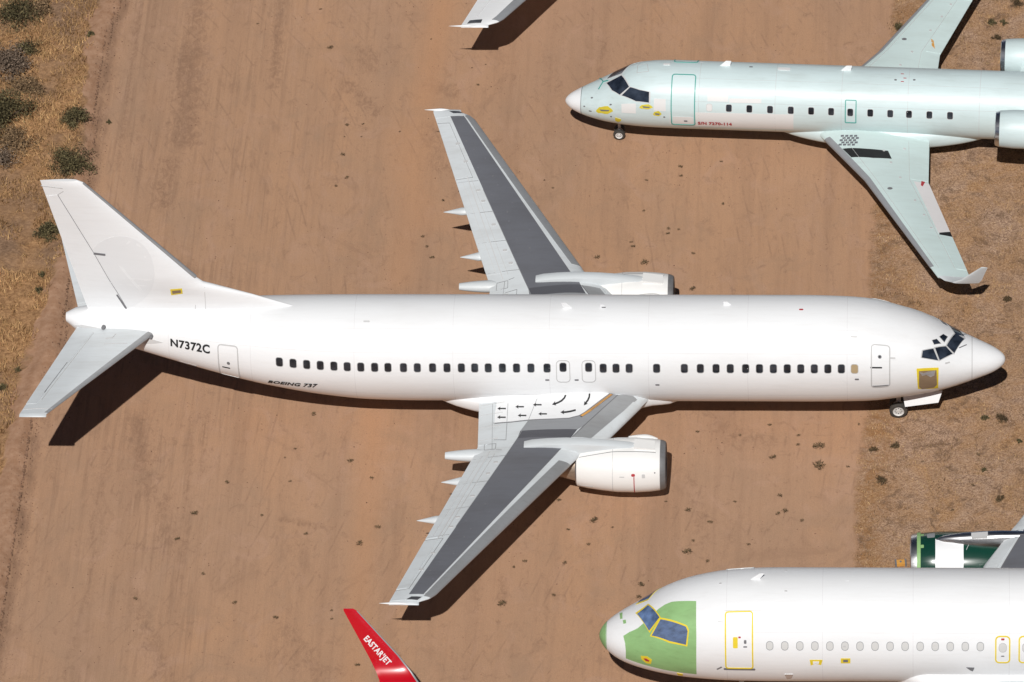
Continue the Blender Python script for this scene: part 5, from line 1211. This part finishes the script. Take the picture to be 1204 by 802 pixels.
for i, (px, py, R, lb) in enumerate(((1057, 32, .26, 'olive tuft beside the leading edge of the pale green far wing'), (1167, 25, .20, 'left round tuft of two above the far rear engine'), (1180, 25, .17, 'right round tuft of two above the far rear engine'), (1172, 44, .2, 'brownish tuft just left of the far rear engine inlet'), (1195, 4, .3, 'tuft in the top right corner'),
    (1158, 490, .15, 'dark tuft below the white nose, upper of two'), (1157, 551, .12, 'dark tuft below the white nose, lower of two'), (1198, 517, .12, 'tuft at the right edge below the white nose'), (1178, 492, .26, 'ragged grey green weed patch right below the white nose'), (1027, 527, .16, 'weed clump on the gravel edge, upper of the pair'), (1036, 564, .24, 'weed clump on the gravel edge, lower of the pair'), (1053, 523, .18, 'weed right of the gravel edge clumps'),
    (1185, 352, .2, 'weed right of the raised winglet and above the white nose'), (1175, 585, .18, 'weed just above the dark green engine wing'))):
    bush('weed', px, py, R, R * .8, OLIVE if i in (0, 1, 2, 5, 6, 7) else WEED, lb, 40 + i, int(900 * R / .2 * .5), G2, lsz=.03)
G3 = 'tiny weeds on the bare dirt'
protos = []
for i in range(4):
    r = np.random.default_rng(90 + i); n = 90; a = r.random(n) * 6.283; e = r.random(n) * .10; c = np.stack([np.cos(a) * e * 1.3, np.sin(a) * e, r.random(n) * .03], 1)
    V = np.empty((n, 3, 3)); a2 = a + r.normal(0, .5, n); V[:, 0] = c + r.normal(0, .012, (n, 3)); V[:, 1] = c + r.normal(0, .012, (n, 3)); V[:, 2] = c + np.stack([np.cos(a2) * .06, np.sin(a2) * .06, .03 + r.random(n) * .05], 1)
    protos.append(tri_mesh('weed', V.reshape(-1, 3), r.random(n), WEED))
spots = [(377, 11, .8), (388, 56, 1.6), (507, 46, .5), (408, 147, 1.1), (427, 146, .8), (405, 161, .5), (425, 161, .5), (403, 182, 1.3), (408, 209, 1.2), (395, 219, .9), (470, 155, .6), (303, 28, .7),
 (369, 487, 1.4), (347, 528, .8), (335, 538, .6), (412, 542, 1.5), (267, 567, 1.2), (229, 604, 1.8), (159, 704, 1.1), (276, 709, 1.2), (324, 726, 1.3), (360, 628, 1.1), (444, 620, 1.3), (423, 639, 1.7), (420, 782, 1.2), (390, 718, .8), (390, 728, .7), (239, 675, 1.0), (208, 634, 1.3), (308, 606, .9), (341, 566, .8), (437, 562, 1.0),
 (698, 612, 2.0), (692, 640, 1.0), (664, 662, 1.1), (617, 660, 1.1), (604, 667, .8), (809, 600, 1.5), (815, 636, .9), (808, 649, 2.1), (754, 688, 1.6), (751, 702, 1.3), (651, 700, 1.0), (590, 710, 2.0), (668, 623, .9), (657, 588, 1.1), (835, 614, 1.2), (832, 660, 1.0), (783, 590, .7), (720, 620, .7),
 (963, 525, 2.6), (963, 548, 3.0), (909, 538, 1.8), (938, 523, 1.0), (939, 512, .9), (917, 583, 1.3), (915, 604, 1.3), (923, 601, 1.5), (943, 612, 1.0), (997, 549, .9), (1010, 499, .8), (820, 508, 1.0), (870, 512, .8), (905, 500, 1.0), (1144, 571, 1.1), (1085, 543, .8), (1150, 535, 1.0), (1120, 600, .9),
 (800, 196, 1.2), (801, 207, 1.0), (760, 212, .8), (757, 248, .8), (744, 290, 1.1), (758, 309, 2.0), (742, 285, .8), (786, 269, 1.0), (785, 275, 1.0), (798, 270, .8), (702, 303, 1.4), (815, 298, 1.0), (814, 340, 1.6), (650, 221, .7), (640, 212, .6), (848, 190, .8), (850, 240, .9), (497, 278, 1.0), (502, 290, .9), (508, 303, 1.2), (521, 236, .9), (540, 225, .6), (562, 100, .8), (555, 80, .5), (571, 76, .5), (880, 640, .9), (864, 590, .8)]
for i, (px, py, s_) in enumerate(spots):
    p = gp(px, py, 0); o = bpy.data.objects.new('weed', protos[i % 4]); COL.objects.link(o); o.location = (p.x, p.y, gz(np.array([p.x]), np.array([p.y]))[0]); o.rotation_euler = (0, 0, i * 1.7); o.scale = (s_ * .62, s_ * .62, s_ * .4)
    tag(o, 'tiny dark weed tuft growing on the bare brown dirt' if p.x < float(er(p.y)) else 'tiny dark weed tuft among the gravel on the right', 'weed', G3 if p.x < float(er(p.y)) else 'tiny weeds in the gravel')
